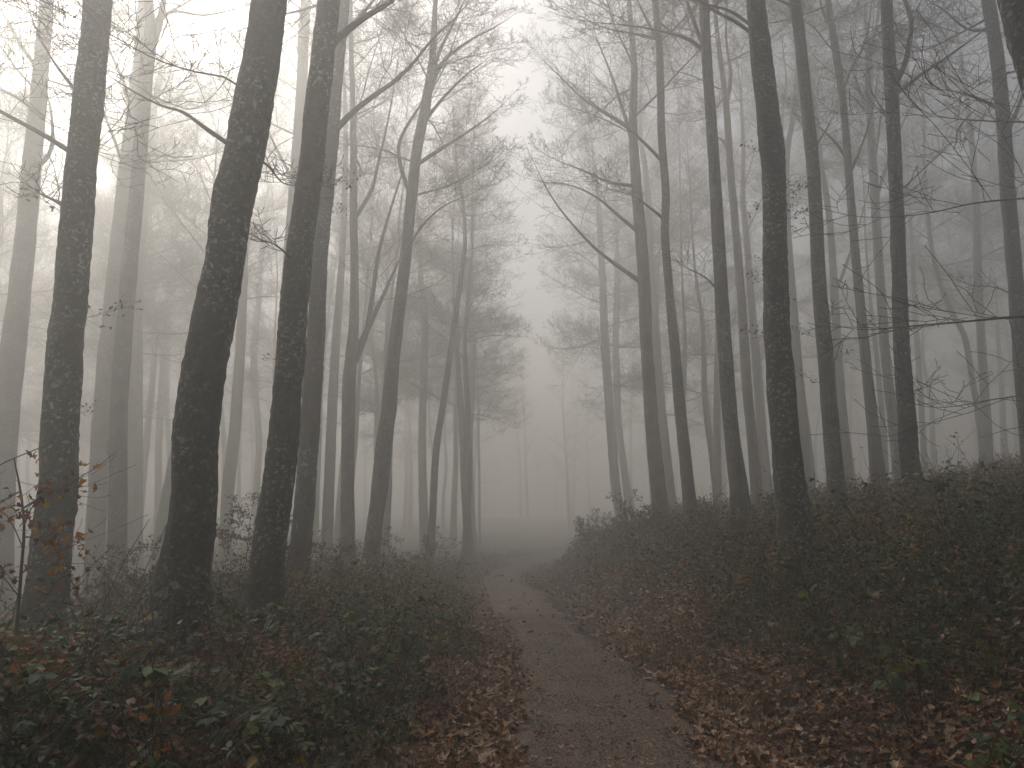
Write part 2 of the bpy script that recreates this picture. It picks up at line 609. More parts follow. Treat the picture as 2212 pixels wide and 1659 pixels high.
def tree(label, Y, pts, top=21.0, first=9.0, n_br=18, reach=3.6, name='beech_tree', cat='tree', group=None, limbs=(), stubs=(), mossy=False, seed=None, low=None):
    """pts: (x, y, width) along the trunk in photo pixels from the foot up; Y: distance; top: height of the whole tree;
    first: height of the lowest crown branch; limbs: boughs the photo shows, as pixel lines with a drift in depth."""
    TREE_N[0] += 1
    if group is None:
        Y0 = Y
        Y = Y * (0.9 if pts[0][0] < 1106 else 1.09) if Y < 11 else (12 if pts[0][0] > 1106 else 10.5) + (Y - 11) * 1.85
        if Y > Y0:
            top, first, reach = top * Y / Y0, first * Y / Y0, reach * Y / Y0
        top = min(top, 35.0)
    sd = seed or 1000 + TREE_N[0] * 17
    rng = np.random.default_rng(sd)
    P, RR = [], []
    for (x, y, w) in pts:
        p, t = at(x, y, Y)
        P.append(p)
        RR.append(w / 2 * t / FPX)
    P, RR = np.array(P), np.array(RR)
    d0 = P[0] - P[1]
    d0 /= np.linalg.norm(d0)
    hb = float(height(P[0][0], P[0][1]))
    if P[0][2] > hb - 0.25:
        foot = P[0] + d0 * (P[0][2] - hb + 0.35) / max(0.3, -d0[2])
        P = np.vstack([foot, P])
        RR = np.r_[RR[0], RR]
    # above the frame: straighten towards the light and taper out
    dl = P[-1] - P[-2]
    dl /= np.linalg.norm(dl)
    gnd = hb
    top = min(top, 34.5 - gnd)
    if P[-1][2] < gnd + top - 1:
        rest = gnd + top - P[-1][2]
        k = max(2, int(rest / 1.6))
        d = dl.copy()
        for s in range(k):
            d = d * 0.8 + np.array([rng.normal(0, 0.05), rng.normal(0, 0.05), 0.25])
            d /= np.linalg.norm(d)
            P = np.vstack([P, P[-1] + d * rest / k])
        RR = np.r_[RR, np.linspace(RR[-1], 0.018, k + 1)[1:]]
    P[:, 1] += 0.015 * Y * np.sin(np.linspace(0, 5, len(P)) + rng.uniform(0, 6)) * 0.35
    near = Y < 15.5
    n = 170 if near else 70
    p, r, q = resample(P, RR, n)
    if near:                                 # close rings where the camera sees the bark
        qq = np.r_[np.linspace(0, 0.42, 130), np.linspace(0.425, 1, 60)] * q[-1]
        p = np.stack([np.interp(qq, q, p[:, c]) for c in range(3)], 1)
        r, q = np.interp(qq, q, r), qq
    base = np.array([p[0][0], p[0][1], gnd])
    root = empty(name, base)
    tag(root, label, cat, group)
    link('trunk', trunk_mesh(p - base, r, q - q[0], 28 if near else 10, sd, mossy, 0.05 if near else 0.03), root)
    hts = p[:, 2] - gnd

    def on_trunk(h):
        i = int(np.clip(np.searchsorted(hts, h), 1, len(p) - 1))
        f = np.clip((h - hts[i - 1]) / (hts[i] - hts[i - 1] + 1e-9), 0, 1)
        return p[i - 1] + (p[i] - p[i - 1]) * f, r[i - 1] + (r[i] - r[i - 1]) * f

    az0 = rng.uniform(0, 6.28)
    if Y > 15:
        n_br = int(n_br * (1.05 if pts[0][0] < 1400 else 1.0))
    else:
        n_br = int(n_br * 1.15)
    for b in range(n_br):
        f = (b + rng.uniform(0, 0.8)) / n_br
        h = first + (top - 0.6 - first) * f ** 0.9
        c, rr = on_trunk(h)
        az = az0 + b * 2.4 + rng.normal(0, 0.35)
        el = math.radians(8 + 52 * f ** 0.8 + rng.normal(0, 8)) if low is None else math.radians(low + 50 * f + rng.normal(0, 8))
        ln = reach * (1.0 - 0.55 * f) * rng.uniform(0.8, 1.25)
        dx = math.cos(az) * math.cos(el)
        side = 1 if c[0] < (CORRIDOR - 1106) / FPX * c[1] else -1
        room = corridor_room(c[0], c[1], side)
        if dx * side > 0.15 and ln * dx * side > room - 0.35:
            ln = max(0.8, (room - 0.35) / (dx * side))
        link('branch', LIMBS[rng.integers(len(LIMBS))], root, c - base, (rng.normal(0, 0.35), -el, az), (ln, ln * rng.choice([-1, 1]), ln))
    for spec in limbs:                       # boughs the photo shows
        drift, pix = spec[0], spec[1]
        lv = spec[2] if len(spec) > 2 else 3
        Q, W = [], []
        for m_, (x, y, w) in enumerate(pix):
            pp, t = at(x, y, Y + drift * m_ / (len(pix) - 1))
            Q.append(pp)
            W.append(w / 2 * t / FPX)
        Q = np.array(Q)
        c, rr = on_trunk(Q[0][2] - gnd)
        Q[:, 1] += c[1] - Q[0][1]
        Q[0] = c * 0.6 + Q[0] * 0.4
        ext = Q[-1] - Q[-2]
        ext = ext / np.linalg.norm(ext) * min(np.linalg.norm(ext), 0.9)
        Q = np.vstack([Q, Q[-1] + ext * 0.5 + np.array([0, 0, 0.06]), Q[-1] + ext + np.array([0, 0, 0.18])])
        W = np.r_[np.array(W) * np.linspace(1, 0.72, len(W)), min(W[-1] * 0.5, 0.008), 0.0025]
        qp, qr, _ = resample(Q, W, 18)
        L = np.linalg.norm(np.diff(qp, axis=0), axis=1).sum()
        gg = Geo()
        nrm = np.array([0, -0.55, 0.8])
        rg = np.random.default_rng(sd + len(pix) + int(pix[0][1]))
        tube(gg, qp - base, qr, 8)
        keep = Geo()
        grow(keep, qp - base, qr[0] * 0.4, min(qr[-1], 0.008), rg, lv, nrm, L, (13, 7, 5) if lv == 3 else (12, 6), 0.25, rmin=0.0042 / L)
        gg.v += keep.v
        gg.c += keep.c
        gg.q += [x + gg.n for x in keep.q]
        gg.mq += keep.mq
        gg.n += keep.n
        link('branch', gg.mesh('branch', [M_TWIG]), root)
    for (x, y, az, ln) in stubs:             # short shoots low on the trunk that kept a few dry leaves
        pp, _ = at(x, y, Y)
        c, rr = on_trunk(pp[2] - gnd)
        link('leafy_twig', SPARSE[rng.integers(4)], root, c - base, (rng.normal(0, 0.4), -0.15, math.radians(az)), ln)
    return root


# --- left of the path
tree('pale grey trunk at the very left edge, beside the dark mossy trunk', 17,
     [(2, 1250, 56), (5, 1062, 54), (22, 819, 50), (40, 648, 44), (68, 336, 37), (97, 0, 27)], first=11, n_br=16, top=23, reach=3.4,
     limbs=[(1.5, [(75, 150, 9), (35, 85, 8), (5, 30, 6), (-60, -60, 3)]), (1, [(62, 235, 10), (30, 205, 8), (-20, 185, 6), (-120, 150, 2)]),
            (-1, [(80, 365, 9), (104, 330, 10), (110, 262, 7), (95, 180, 2)], 2)])
tree('dark lichened trunk second from the left edge, behind the orange sapling', 9.5,
     [(98, 1300, 84), (104, 1224, 80), (122, 1062, 78), (132, 819, 71), (147, 648, 68), (173, 336, 62), (207, 0, 56)], first=9.5, n_br=14, top=22,
     limbs=[(2.0, [(140, 332, 13), (85, 285, 11), (0, 239, 10), (-150, 150, 4)]), (1.5, [(163, 212, 10), (146, 175, 8), (100, 110, 5), (60, 20, 2)], 2),
            (0.5, [(135, 448, 22), (118, 432, 9), (90, 415, 3)], 2)],
     stubs=[(185, 690, 10, 0.75), (180, 470, 200, 0.6), (170, 900, -20, 0.5)], mossy=True)
tree('pale slender trunk standing just left of the twin grey trunk', 20,
     [(205, 1240, 40), (212, 1062, 39), (225, 819, 36), (240, 648, 33), (271, 336, 27), (290, 190, 25), (302, 60, 22), (306, 0, 20)], first=11.5, n_br=15, top=22, reach=3.2,
     limbs=[(1, [(280, 240, 10), (262, 170, 8), (235, 110, 6), (200, 30, 3)]), (-1, [(262, 360, 9), (240, 290, 7), (215, 225, 5), (195, 150, 2)])])
tree('mid grey trunk with a forked top, right of the pale slender one', 16,
     [(254, 1290, 44), (256, 1143, 39), (261, 819, 35), (273, 648, 33), (300, 336, 29), (316, 120, 30), (322, 60, 24), (318, 0, 18)], first=11, n_br=14, top=22, reach=3.2,
     limbs=[(0.5, [(322, 110, 20), (340, 50, 17), (352, -10, 14), (370, -160, 6)]), (1, [(330, 70, 9), (370, 20, 7), (430, 28, 5), (520, 10, 3)])])
tree('faint trunk half hidden behind the forked mid grey trunk', 27,
     [(281, 1180, 25), (285, 940, 24), (292, 760, 23), (302, 640, 21), (318, 430, 18), (335, 230, 14)], first=9, n_br=18, top=21, reach=3.4)
tree('faint leaning stem in the fog, left of the forked pale tree', 38, [(298, 1150, 16), (312, 1000, 15), (330, 840, 13), (338, 740, 12), (330, 600, 10)], first=8, n_br=18, top=20, reach=3.6)
tree('pale tree forked low, in the fog behind the big mossy trunk', 40, [(338, 1160, 16), (341, 940, 15), (350, 770, 14), (358, 640, 10), (372, 480, 7)], first=9, n_br=20, top=19, reach=4,
     limbs=[(1, [(347, 800, 9), (335, 690, 8), (322, 600, 6), (310, 480, 3)], 2), (1, [(352, 770, 8), (385, 720, 6), (420, 660, 4), (445, 600, 2)], 2)])
tree('thin ghostly stem between the forked pale tree and the big mossy trunk', 46, [(372, 1150, 11), (368, 1000, 11), (362, 850, 10), (366, 700, 8)], first=9, n_br=16, top=19, reach=3.6)
tree('big dark mossy trunk with pale lichen, leaning right, rooted in brambles', 8.0,
     [(392, 1350, 116), (404, 1224, 106), (416, 1143, 99), (422, 1062, 95), (428, 940, 95), (440, 819, 91), (464, 698, 87), (485, 576, 84), (505, 450, 83), (527, 336, 82), (552, 210, 81), (583, 0, 73)],
     first=9.5, n_br=14, top=23, mossy=True,
     limbs=[(2.0, [(488, 325, 11), (440, 275, 10), (395, 243, 8), (345, 228, 6), (228, 158, 3)]), (-0.8, [(522, 205, 6), (486, 168, 4.5), (430, 158, 4), (340, 130, 4), (230, 70, 3), (120, 15, 2)], 2),
            (1.0, [(545, 330, 6), (580, 360, 5), (610, 395, 4), (640, 400, 2)], 2)])
tree('pale curved trunk in the gap between the two big mossy trunks', 28,
     [(485, 1180, 28), (492, 1062, 27), (507, 940, 25), (517, 819, 23), (527, 650, 19), (532, 520, 16), (540, 380, 13)], first=9, n_br=20, top=21, reach=3.6)
tree('very thin faint stem right of the pale curved trunk', 40, [(553, 1080, 14), (560, 940, 14), (551, 819, 14), (562, 640, 12), (572, 480, 9)], first=8.5, n_br=20, top=20, reach=3.6)
tree('pale tall trunk half hidden behind the second big mossy trunk', 22,
     [(600, 1200, 30), (608, 900, 29), (622, 640, 27), (638, 420, 26), (650, 250, 25), (662, 0, 22)], first=11, n_br=18, top=23, reach=3.4,
     limbs=[(1, [(640, 400, 8), (612, 350, 7), (585, 290, 4), (560, 200, 2)]), (-1, [(645, 390, 7), (600, 375, 5), (560, 340, 3)], 2)])
tree('second big dark trunk, mossy, with a dark bough reaching right', 10.3,
     [(568, 1290, 80), (575, 1224, 74), (598, 1062, 67), (613, 940, 64), (624, 819, 61), (634, 698, 60), (640, 620, 57), (677, 336, 53), (689, 210, 50), (701, 110, 50), (712, 0, 45)], first=9.5, n_br=14, top=22, mossy=True,
     limbs=[(1.2, [(722, 108, 24), (742, 78, 17), (790, 42, 15), (845, 8, 13), (930, -80, 6)]), (-0.6, [(645, 575, 7), (622, 552, 5), (590, 528, 4), (545, 520, 3)], 2)],
     stubs=[(690, 400, -10, 0.6), (664, 780, 170, 0.4)])
tree('grey trunk tucked behind the second big trunk, long bough sweeping right', 13.5,
     [(640, 1270, 52), (646, 1224, 47), (655, 1143, 44), (668, 980, 42), (678, 819, 40), (686, 698, 38), (690, 576, 37), (706, 400, 36), (716, 290, 36), (725, 180, 30), (738, 80, 22), (745, 0, 20)], first=10.5, n_br=14, top=22,
     limbs=[(1.0, [(718, 298, 15), (745, 262, 14), (800, 215, 12), (850, 180, 11), (892, 140, 9), (930, 92, 7), (985, 40, 4)], 3), (1.0, [(735, 90, 12), (775, 40, 9), (830, -30, 6), (880, -120, 3)], 2)],
     stubs=[(704, 395, 0, 0.7), (700, 470, -30, 0.6)], mossy=True)
tree('slim pale trunk standing left of the tree with a low fork', 26,
     [(708, 1170, 26), (712, 1062, 24), (716, 940, 23), (724, 760, 20), (735, 600, 16), (742, 450, 13), (745, 300, 11)], first=10.5, n_br=19, top=20, reach=3.3)
tree('grey tree with a low fork, two thinner stems splitting off to the right', 19,
     [(752, 1200, 34), (751, 1062, 29), (752, 900, 29), (754, 819, 29), (763, 700, 22), (764, 576, 18), (762, 440, 17), (762, 310, 15), (760, 200, 12)], first=10.5, n_br=16, top=20, reach=3.3,
     limbs=[(0.8, [(768, 790, 15), (785, 735, 13), (806, 620, 11), (818, 540, 10), (840, 460, 8), (868, 370, 5)]), (1.5, [(770, 765, 13), (798, 700, 12), (830, 630, 9), (862, 560, 6), (900, 500, 3)]),
            (1.0, [(766, 470, 10), (800, 410, 9), (815, 350, 8), (840, 240, 5), (858, 130, 3)])])
tree('grey sinuous tree at the left of the path with a fan of boughs', 17.5,
     [(804, 1205, 37), (808, 1150, 35), (818, 1080, 35), (830, 970, 37), (841, 880, 33), (850, 780, 28), (862, 680, 27), (875, 576, 25), (889, 430, 24), (903, 310, 23), (920, 225, 22), (934, 120, 15), (938, 40, 11), (940, 0, 10)],
     first=8.5, n_br=17, top=20, reach=3.1,
     limbs=[(0.8, [(886, 425, 11), (868, 370, 9), (862, 315, 9), (885, 265, 8), (908, 230, 7), (935, 150, 3)], 2), (-0.5, [(895, 360, 10), (950, 325, 9), (1005, 290, 6), (1060, 250, 3)]),
            (0.5, [(912, 270, 10), (955, 215, 8), (1010, 160, 5), (1050, 130, 2)]), (-0.6, [(926, 205, 10), (960, 130, 9), (1010, 90, 6), (1075, 55, 3)]), (0.5, [(922, 215, 11), (950, 110, 9), (985, 40, 6), (1020, -40, 3)]),
            (-0.3, [(872, 560, 6), (905, 500, 5), (955, 450, 4), (1020, 420, 2)])])
tree('pale straight trunk in the fog, left of the thin leaning stem', 34, [(916, 1165, 20), (913, 1062, 19), (911, 941, 17), (914, 820, 16), (917, 698, 15), (910, 620, 13), (905, 500, 9)], first=7, n_br=24, top=18.5, reach=3.4, low=0)
tree('thin dark stem leaning right towards the path', 23, [(931, 1180, 20), (935, 1120, 16), (944, 965, 15), (958, 870, 14), (972, 770, 13), (984, 680, 12), (996, 596, 11), (1004, 520, 9), (1000, 440, 7), (990, 380, 5)], first=9.5, n_br=13, top=14.5, reach=2.4)
tree('pale straight tree nearest the left side of the foggy gap', 36, [(1018, 1170, 23), (1015, 1062, 19), (1014, 941, 18), (1018, 830, 17), (1020, 740, 16), (1014, 657, 14), (1018, 540, 11), (1025, 430, 8)], first=6.5, n_br=30, top=20, reach=3.6, low=-4)
tree('very thin faint stem close beside the pale tree by the foggy gap', 42, [(1036, 1160, 6), (1035, 1000, 6), (1033, 880, 5), (1030, 780, 4)], first=5, n_br=12, top=13, reach=2.0)

# --- right of the path
tree('pale tree right of the foggy gap with drooping branches over the path', 32, [(1340, 1120, 24), (1333, 1080, 21), (1320, 941, 20), (1312, 820, 19), (1307, 738, 18), (1303, 620, 16), (1298, 520, 14), (1290, 400, 10)], first=6, n_br=30, top=20, reach=4.6, low=-8)
tree('faint trunk with a spread foot, close behind the drooping pale tree', 37, [(1362, 1110, 22), (1350, 1030, 16), (1338, 941, 16), (1333, 840, 16), (1331, 738, 15), (1335, 600, 13), (1330, 450, 9)], first=7.5, n_br=24, top=21, reach=4.2, low=-2)
tree('grey tree right of the path with long boughs arching left over it', 18.5,
     [(1432, 1130, 38), (1424, 1062, 34), (1411, 941, 31), (1403, 840, 28), (1396, 738, 27), (1391, 620, 27), (1383, 506, 26), (1372, 380, 22), (1366, 270, 19), (1369, 160, 15), (1362, 60, 12), (1358, 0, 10)], first=9.5, n_br=16, top=20, reach=3.4,
     limbs=[(0.6, [(1380, 612, 12), (1340, 580, 9), (1291, 543, 8), (1240, 490, 6), (1198, 437, 5), (1152, 350, 2)]), (0.2, [(1376, 505, 10), (1335, 468, 8), (1290, 430, 6), (1230, 402, 4), (1170, 395, 2)]),
            (-0.5, [(1370, 405, 9), (1320, 398, 7), (1260, 372, 5), (1195, 345, 2)]), (0.8, [(1366, 285, 11), (1310, 250, 9), (1262, 220, 7), (1210, 170, 4), (1170, 130, 2)]), (0.6, [(1374, 330, 12), (1350, 260, 9), (1325, 180, 7), (1290, 90, 4)])])
tree('pale trunk showing just behind the tree whose boughs arch left', 29, [(1448, 1100, 26), (1438, 1000, 24), (1428, 900, 22), (1415, 740, 20), (1405, 576, 17), (1400, 420, 14)], first=10, n_br=20, top=21, reach=3.6)
tree('dark grey sinuous trunk between the arching tree and a straighter darker one', 15.8,
     [(1494, 1130, 32), (1488, 1062, 29), (1480, 980, 27), (1468, 860, 25), (1458, 740, 23), (1447, 620, 19), (1438, 500, 18), (1440, 420, 18), (1431, 300, 17), (1428, 180, 17), (1424, 80, 16), (1416, 0, 14)], first=10.5, n_br=14, top=21, reach=3,
     limbs=[(0.8, [(1428, 345, 9), (1398, 310, 8), (1350, 268, 6), (1290, 225, 3)]), (0.5, [(1432, 470, 7), (1405, 445, 6), (1370, 420, 4), (1320, 405, 2)]), (0.5, [(1425, 90, 9), (1398, 40, 7), (1370, -20, 4)], 2), (0.5, [(1424, 82, 8), (1370, 70, 6), (1310, 58, 4), (1250, 30, 2)])])
tree('straight dark trunk left of a pale twin, foot among reddish bushes', 13.5,
     [(1606, 1150, 46), (1597, 1062, 40), (1580, 941, 34), (1569, 819, 33), (1559, 680, 31), (1550, 520, 28), (1539, 336, 25), (1526, 150, 23), (1518, 0, 22)], first=9.5, n_br=14, top=21, reach=3,
     limbs=[(0.8, [(1518, 118, 10), (1490, 92, 9), (1440, 75, 7), (1360, 60, 4), (1260, 50, 2)]), (0.8, [(1520, 115, 10), (1500, 60, 10), (1480, 0, 9), (1450, -90, 5)], 2), (0.5, [(1555, 640, 5), (1520, 600, 4), (1480, 580, 2)], 2)])
tree('slender grey trunk with a forked top behind the straight dark trunk', 20,
     [(1638, 1130, 32), (1632, 1062, 26), (1622, 941, 23), (1611, 819, 22), (1604, 680, 20), (1590, 500, 17), (1577, 336, 16), (1570, 220, 14), (1555, 100, 11), (1545, 0, 9)], first=11, n_br=15, top=21, reach=3.2,
     limbs=[(0.7, [(1572, 225, 10), (1580, 160, 9), (1570, 80, 7), (1572, 0, 5)], 2), (0.5, [(1580, 335, 8), (1560, 300, 7), (1540, 290, 4)], 2)])
tree('faint trunk in the fog left of the big rough trunk', 29, [(1664, 1100, 26), (1652, 980, 23), (1640, 819, 20), (1628, 680, 17), (1615, 520, 14), (1605, 400, 11)], first=10, n_br=20, top=20, reach=3.5)
tree('big rough dark trunk on the right bank, bulging near its top', 10.6,
     [(1718, 1190, 74), (1712, 1120, 68), (1702, 1030, 64), (1694, 940, 61), (1687, 840, 59), (1680, 740, 56), (1676, 620, 52), (1673, 420, 49), (1667, 300, 52), (1660, 240, 48), (1648, 130, 45), (1635, 0, 40)], first=9.5, n_br=14, top=22, mossy=True,
     limbs=[(1.0, [(1626, 75, 8), (1590, 42, 8), (1550, 22, 7), (1500, -10, 5), (1400, -60, 2)], 2), (1.2, [(1632, 60, 8), (1580, 20, 7), (1530, 5, 5), (1440, -20, 2)], 2)],
     stubs=[(1655, 330, 175, 0.55), (1660, 460, 190, 0.6), (1655, 560, 150, 0.4), (1700, 430, 10, 0.8), (1700, 480, -15, 0.7), (1660, 730, 170, 0.6), (1700, 640, 20, 0.45), (1665, 610, 195, 0.5)])
tree('pale trunk forked high, right behind the big rough trunk', 25,
     [(1750, 1120, 28), (1744, 1054, 24), (1738, 941, 22), (1726, 779, 20), (1712, 616, 18), (1702, 460, 16), (1700, 340, 14), (1715, 240, 11), (1722, 100, 8)], first=10.5, n_br=18, top=21, reach=3.2,
     limbs=[(0.8, [(1701, 340, 9), (1690, 270, 8), (1700, 180, 6), (1690, 80, 3)], 2)])
tree('dark straight trunk on the bank, first right of the big rough trunk', 13,
     [(1820, 1130, 44), (1812, 1080, 40), (1804, 1000, 37), (1792, 880, 35), (1784, 780, 34), (1770, 640, 31), (1757, 400, 28), (1738, 210, 26), (1713, 0, 23)], first=9.5, n_br=14, top=21, reach=3,
     limbs=[(0.8, [(1715, 25, 8), (1690, 10, 6), (1650, -5, 4), (1600, -20, 2)], 2), (1.2, [(1745, 340, 6), (1765, 310, 5), (1790, 270, 3)], 2)],
     stubs=[(1765, 430, 165, 0.8), (1762, 470, 185, 0.75), (1780, 730, 170, 0.8), (1785, 830, 160, 0.7), (1790, 780, 10, 0.7)])
tree('faint trunk seen just right of the dark straight trunk on the bank', 25, [(1832, 1080, 22), (1822, 960, 21), (1808, 800, 19), (1800, 640, 17), (1790, 480, 14)], first=10, n_br=18, top=20, reach=3.2,
     limbs=[(0.5, [(1800, 640, 9), (1830, 560, 7), (1855, 480, 5), (1880, 380, 3)], 2)])
tree('slim grey trunk with high forks, second right of the big rough trunk', 16.5,
     [(1903, 1110, 38), (1893, 1030, 32), (1880, 900, 25), (1870, 800, 22), (1860, 690, 21), (1845, 520, 18), (1835, 380, 17), (1822, 210, 16), (1805, 90, 16), (1792, 0, 14)], first=10, n_br=15, top=20, reach=3.2,
     limbs=[(0.6, [(1818, 200, 8), (1840, 150, 7), (1870, 90, 6), (1885, 0, 4)]), (0.5, [(1826, 340, 7), (1800, 300, 6), (1765, 270, 4), (1725, 250, 2)]), (0.8, [(1800, 60, 9), (1780, 20, 7), (1770, -40, 4)], 2), (-0.5, [(1835, 380, 7), (1860, 320, 6), (1885, 240, 4), (1900, 150, 2)])])
tree('pale tree with many upswept forks, left of the last dark straight trunk', 21.5,
     [(1950, 1090, 30), (1944, 1000, 27), (1932, 900, 23), (1918, 780, 21), (1908, 650, 20), (1897, 500, 19), (1890, 400, 18), (1878, 220, 16), (1875, 110, 14), (1868, 40, 8)], first=9.5, n_br=18, top=20, reach=3.4,
     limbs=[(0.6, [(1878, 240, 9), (1855, 190, 8), (1840, 130, 7), (1850, 50, 4)]), (0.6, [(1876, 120, 9), (1890, 70, 8), (1900, 0, 6), (1915, -80, 3)], 2), (-0.6, [(1895, 430, 9), (1920, 350, 8), (1945, 280, 6), (1990, 190, 3)]), (0.6, [(1888, 360, 8), (1900, 280, 7), (1912, 190, 5), (1930, 100, 2)]),
            (0.5, [(1880, 250, 8), (1850, 215, 6), (1810, 180, 4), (1765, 160, 2)])])
tree('last dark straight trunk on the bank before the foggy slope, forked high', 12.6,
     [(1986, 1110, 46), (1981, 1070, 42), (1971, 1000, 40), (1960, 860, 35), (1953, 780, 34), (1947, 648, 31), (1940, 480, 29), (1933, 330, 28), (1925, 190, 28), (1916, 60, 25), (1912, 0, 23)], first=9, n_br=14, top=20, reach=3,
     limbs=[(0.3, [(1932, 190, 14), (1950, 150, 13), (1963, 101, 13), (1968, 45, 12), (1955, 0, 11), (1945, -90, 6)], 2), (0.8, [(1938, 205, 9), (1985, 165, 8), (2050, 120, 6), (2130, 60, 4)]), (1.0, [(1935, 290, 8), (1915, 250, 7), (1890, 210, 4)], 2),
            (1.2, [(1938, 420, 4), (2000, 360, 3), (2060, 300, 2)], 2)])
tree('faint crooked stem far up the foggy slope on the right', 27, [(2120, 1010, 15), (2113, 921, 14), (2097, 819, 13), (2080, 722, 12), (2050, 660, 11), (2020, 560, 10), (2005, 430, 8)], first=5.5, n_br=22, top=17, reach=3.4, low=0)
tree('faint straight trunk on the foggy slope near the right edge', 26, [(2142, 1020, 21), (2138, 941, 20), (2126, 779, 18), (2114, 600, 17), (2108, 450, 15), (2095, 300, 12), (2075, 150, 9)], first=6.5, n_br=24, top=18, reach=3.6, low=4)
tree('thin faint stem in the open fog right of the last dark trunk', 34, [(1992, 1000, 13), (1985, 860, 12), (1975, 700, 11), (1970, 560, 9)], first=7, n_br=22, top=18, reach=3.6, low=2)
tree('grey lichened trunk along the right edge of the wood', 13.8,
     [(2242, 1080, 36), (2228, 960, 34), (2212, 800, 33), (2203, 700, 31), (2191, 576, 30), (2176, 420, 29), (2160, 210, 28), (2130, 0, 26)], first=8, n_br=14, top=19, reach=3.2, mossy=True,
     limbs=[(1.0, [(2150, 240, 9), (2110, 215, 7), (2060, 200, 5), (1990, 190, 2)]), (0.6, [(2140, 70, 7), (2095, 70, 6), (2040, 30, 4), (1980, -10, 2)]), (0.5, [(2200, 640, 4), (2150, 620, 3), (2100, 615, 2)], 2), (0.8, [(2165, 300, 12), (2195, 240, 10), (2215, 180, 8), (2240, 100, 5)], 2)])
tree('very dark near trunk cutting the top right corner, long bare branch hanging left', 6.0,
     [(2425, 1420, 130), (2410, 1150, 118), (2365, 750, 108), (2320, 450, 102), (2264, 190, 97), (2231, 93, 96), (2205, 0, 92)], first=8.5, n_br=12, top=19, reach=3,
     limbs=[(2.2, [(2352, 690, 10), (2290, 683, 8), (2200, 684, 7), (2080, 695, 5), (1960, 705, 4), (1860, 712, 2)], 2),
            (2.6, [(2330, 440, 8), (2260, 425, 6), (2212, 429, 5), (2100, 440, 4), (2000, 462, 3), (1880, 470, 2)], 2),
            (3.0, [(2300, 270, 8), (2212, 265, 5), (2120, 262, 4), (2020, 250, 2)], 2), (3.5, [(2380, 840, 7), (2250, 850, 5), (2150, 862, 3), (2030, 880, 2)], 2)], mossy=True)

# --- trees that only just show in the fog, further back
rf = np.random.default_rng(77)
FAR = []
while len(FAR) < 62:
    Yf = rf.uniform(40, 88) if len(FAR) < 56 else rf.uniform(34, 48)
    pxf = rf.uniform(-150, 2360) if len(FAR) < 56 else rf.uniform(-120, 420)
    if abs(pxf - 1150) < 95 or (pxf > 1990 and Yf < 40):
        continue
    xw = (pxf - 1106) / FPX * Yf
    if abs(xw - float(path_x(Yf))) < 1.6 or any(math.hypot(xw - a_, Yf - b_) < 2.2 for a_, b_ in FAR):
        continue
    FAR.append((xw, Yf))
for (xw, Yf) in FAR:
    hb = float(height(xw, Yf))
    lean = rf.normal(0, 0.05)

    def pix(z):
        p = np.array([xw + lean * z, Yf, hb + z])
        c, s = math.cos(PITCH), math.sin(PITCH)
        yy, zz = p[1], p[2] - CAM_H
        dep, upv = yy * c + zz * s, -yy * s + zz * c
        return (1106 + p[0] / dep * FPX, 829.5 - upv / dep * FPX, dep)
    dia = rf.uniform(0.3, 0.52)
    pts = []
    for z, f in ((0, 1.15), (3, 1), (7, 0.85), (11, 0.62), (15, 0.35)):
        a_, b_, dep = pix(z)
        pts.append((a_ + rf.normal(0, 2.5), b_, dia * f * FPX / dep))
    left = xw < 0
    tree('ghostly bare tree barely showing in the fog left of the path' if left else 'ghostly bare tree barely showing in the fog right of the path', Yf, pts,
         top=rf.uniform(23, 33), first=rf.uniform(6, 11) if len(FAR) and (xw, Yf) not in FAR[56:] else rf.uniform(11, 14), n_br=20, reach=rf.uniform(4.4, 6.2), low=4,
         group='faint trees in the fog left of the path' if left else 'faint trees in the fog right of the path')


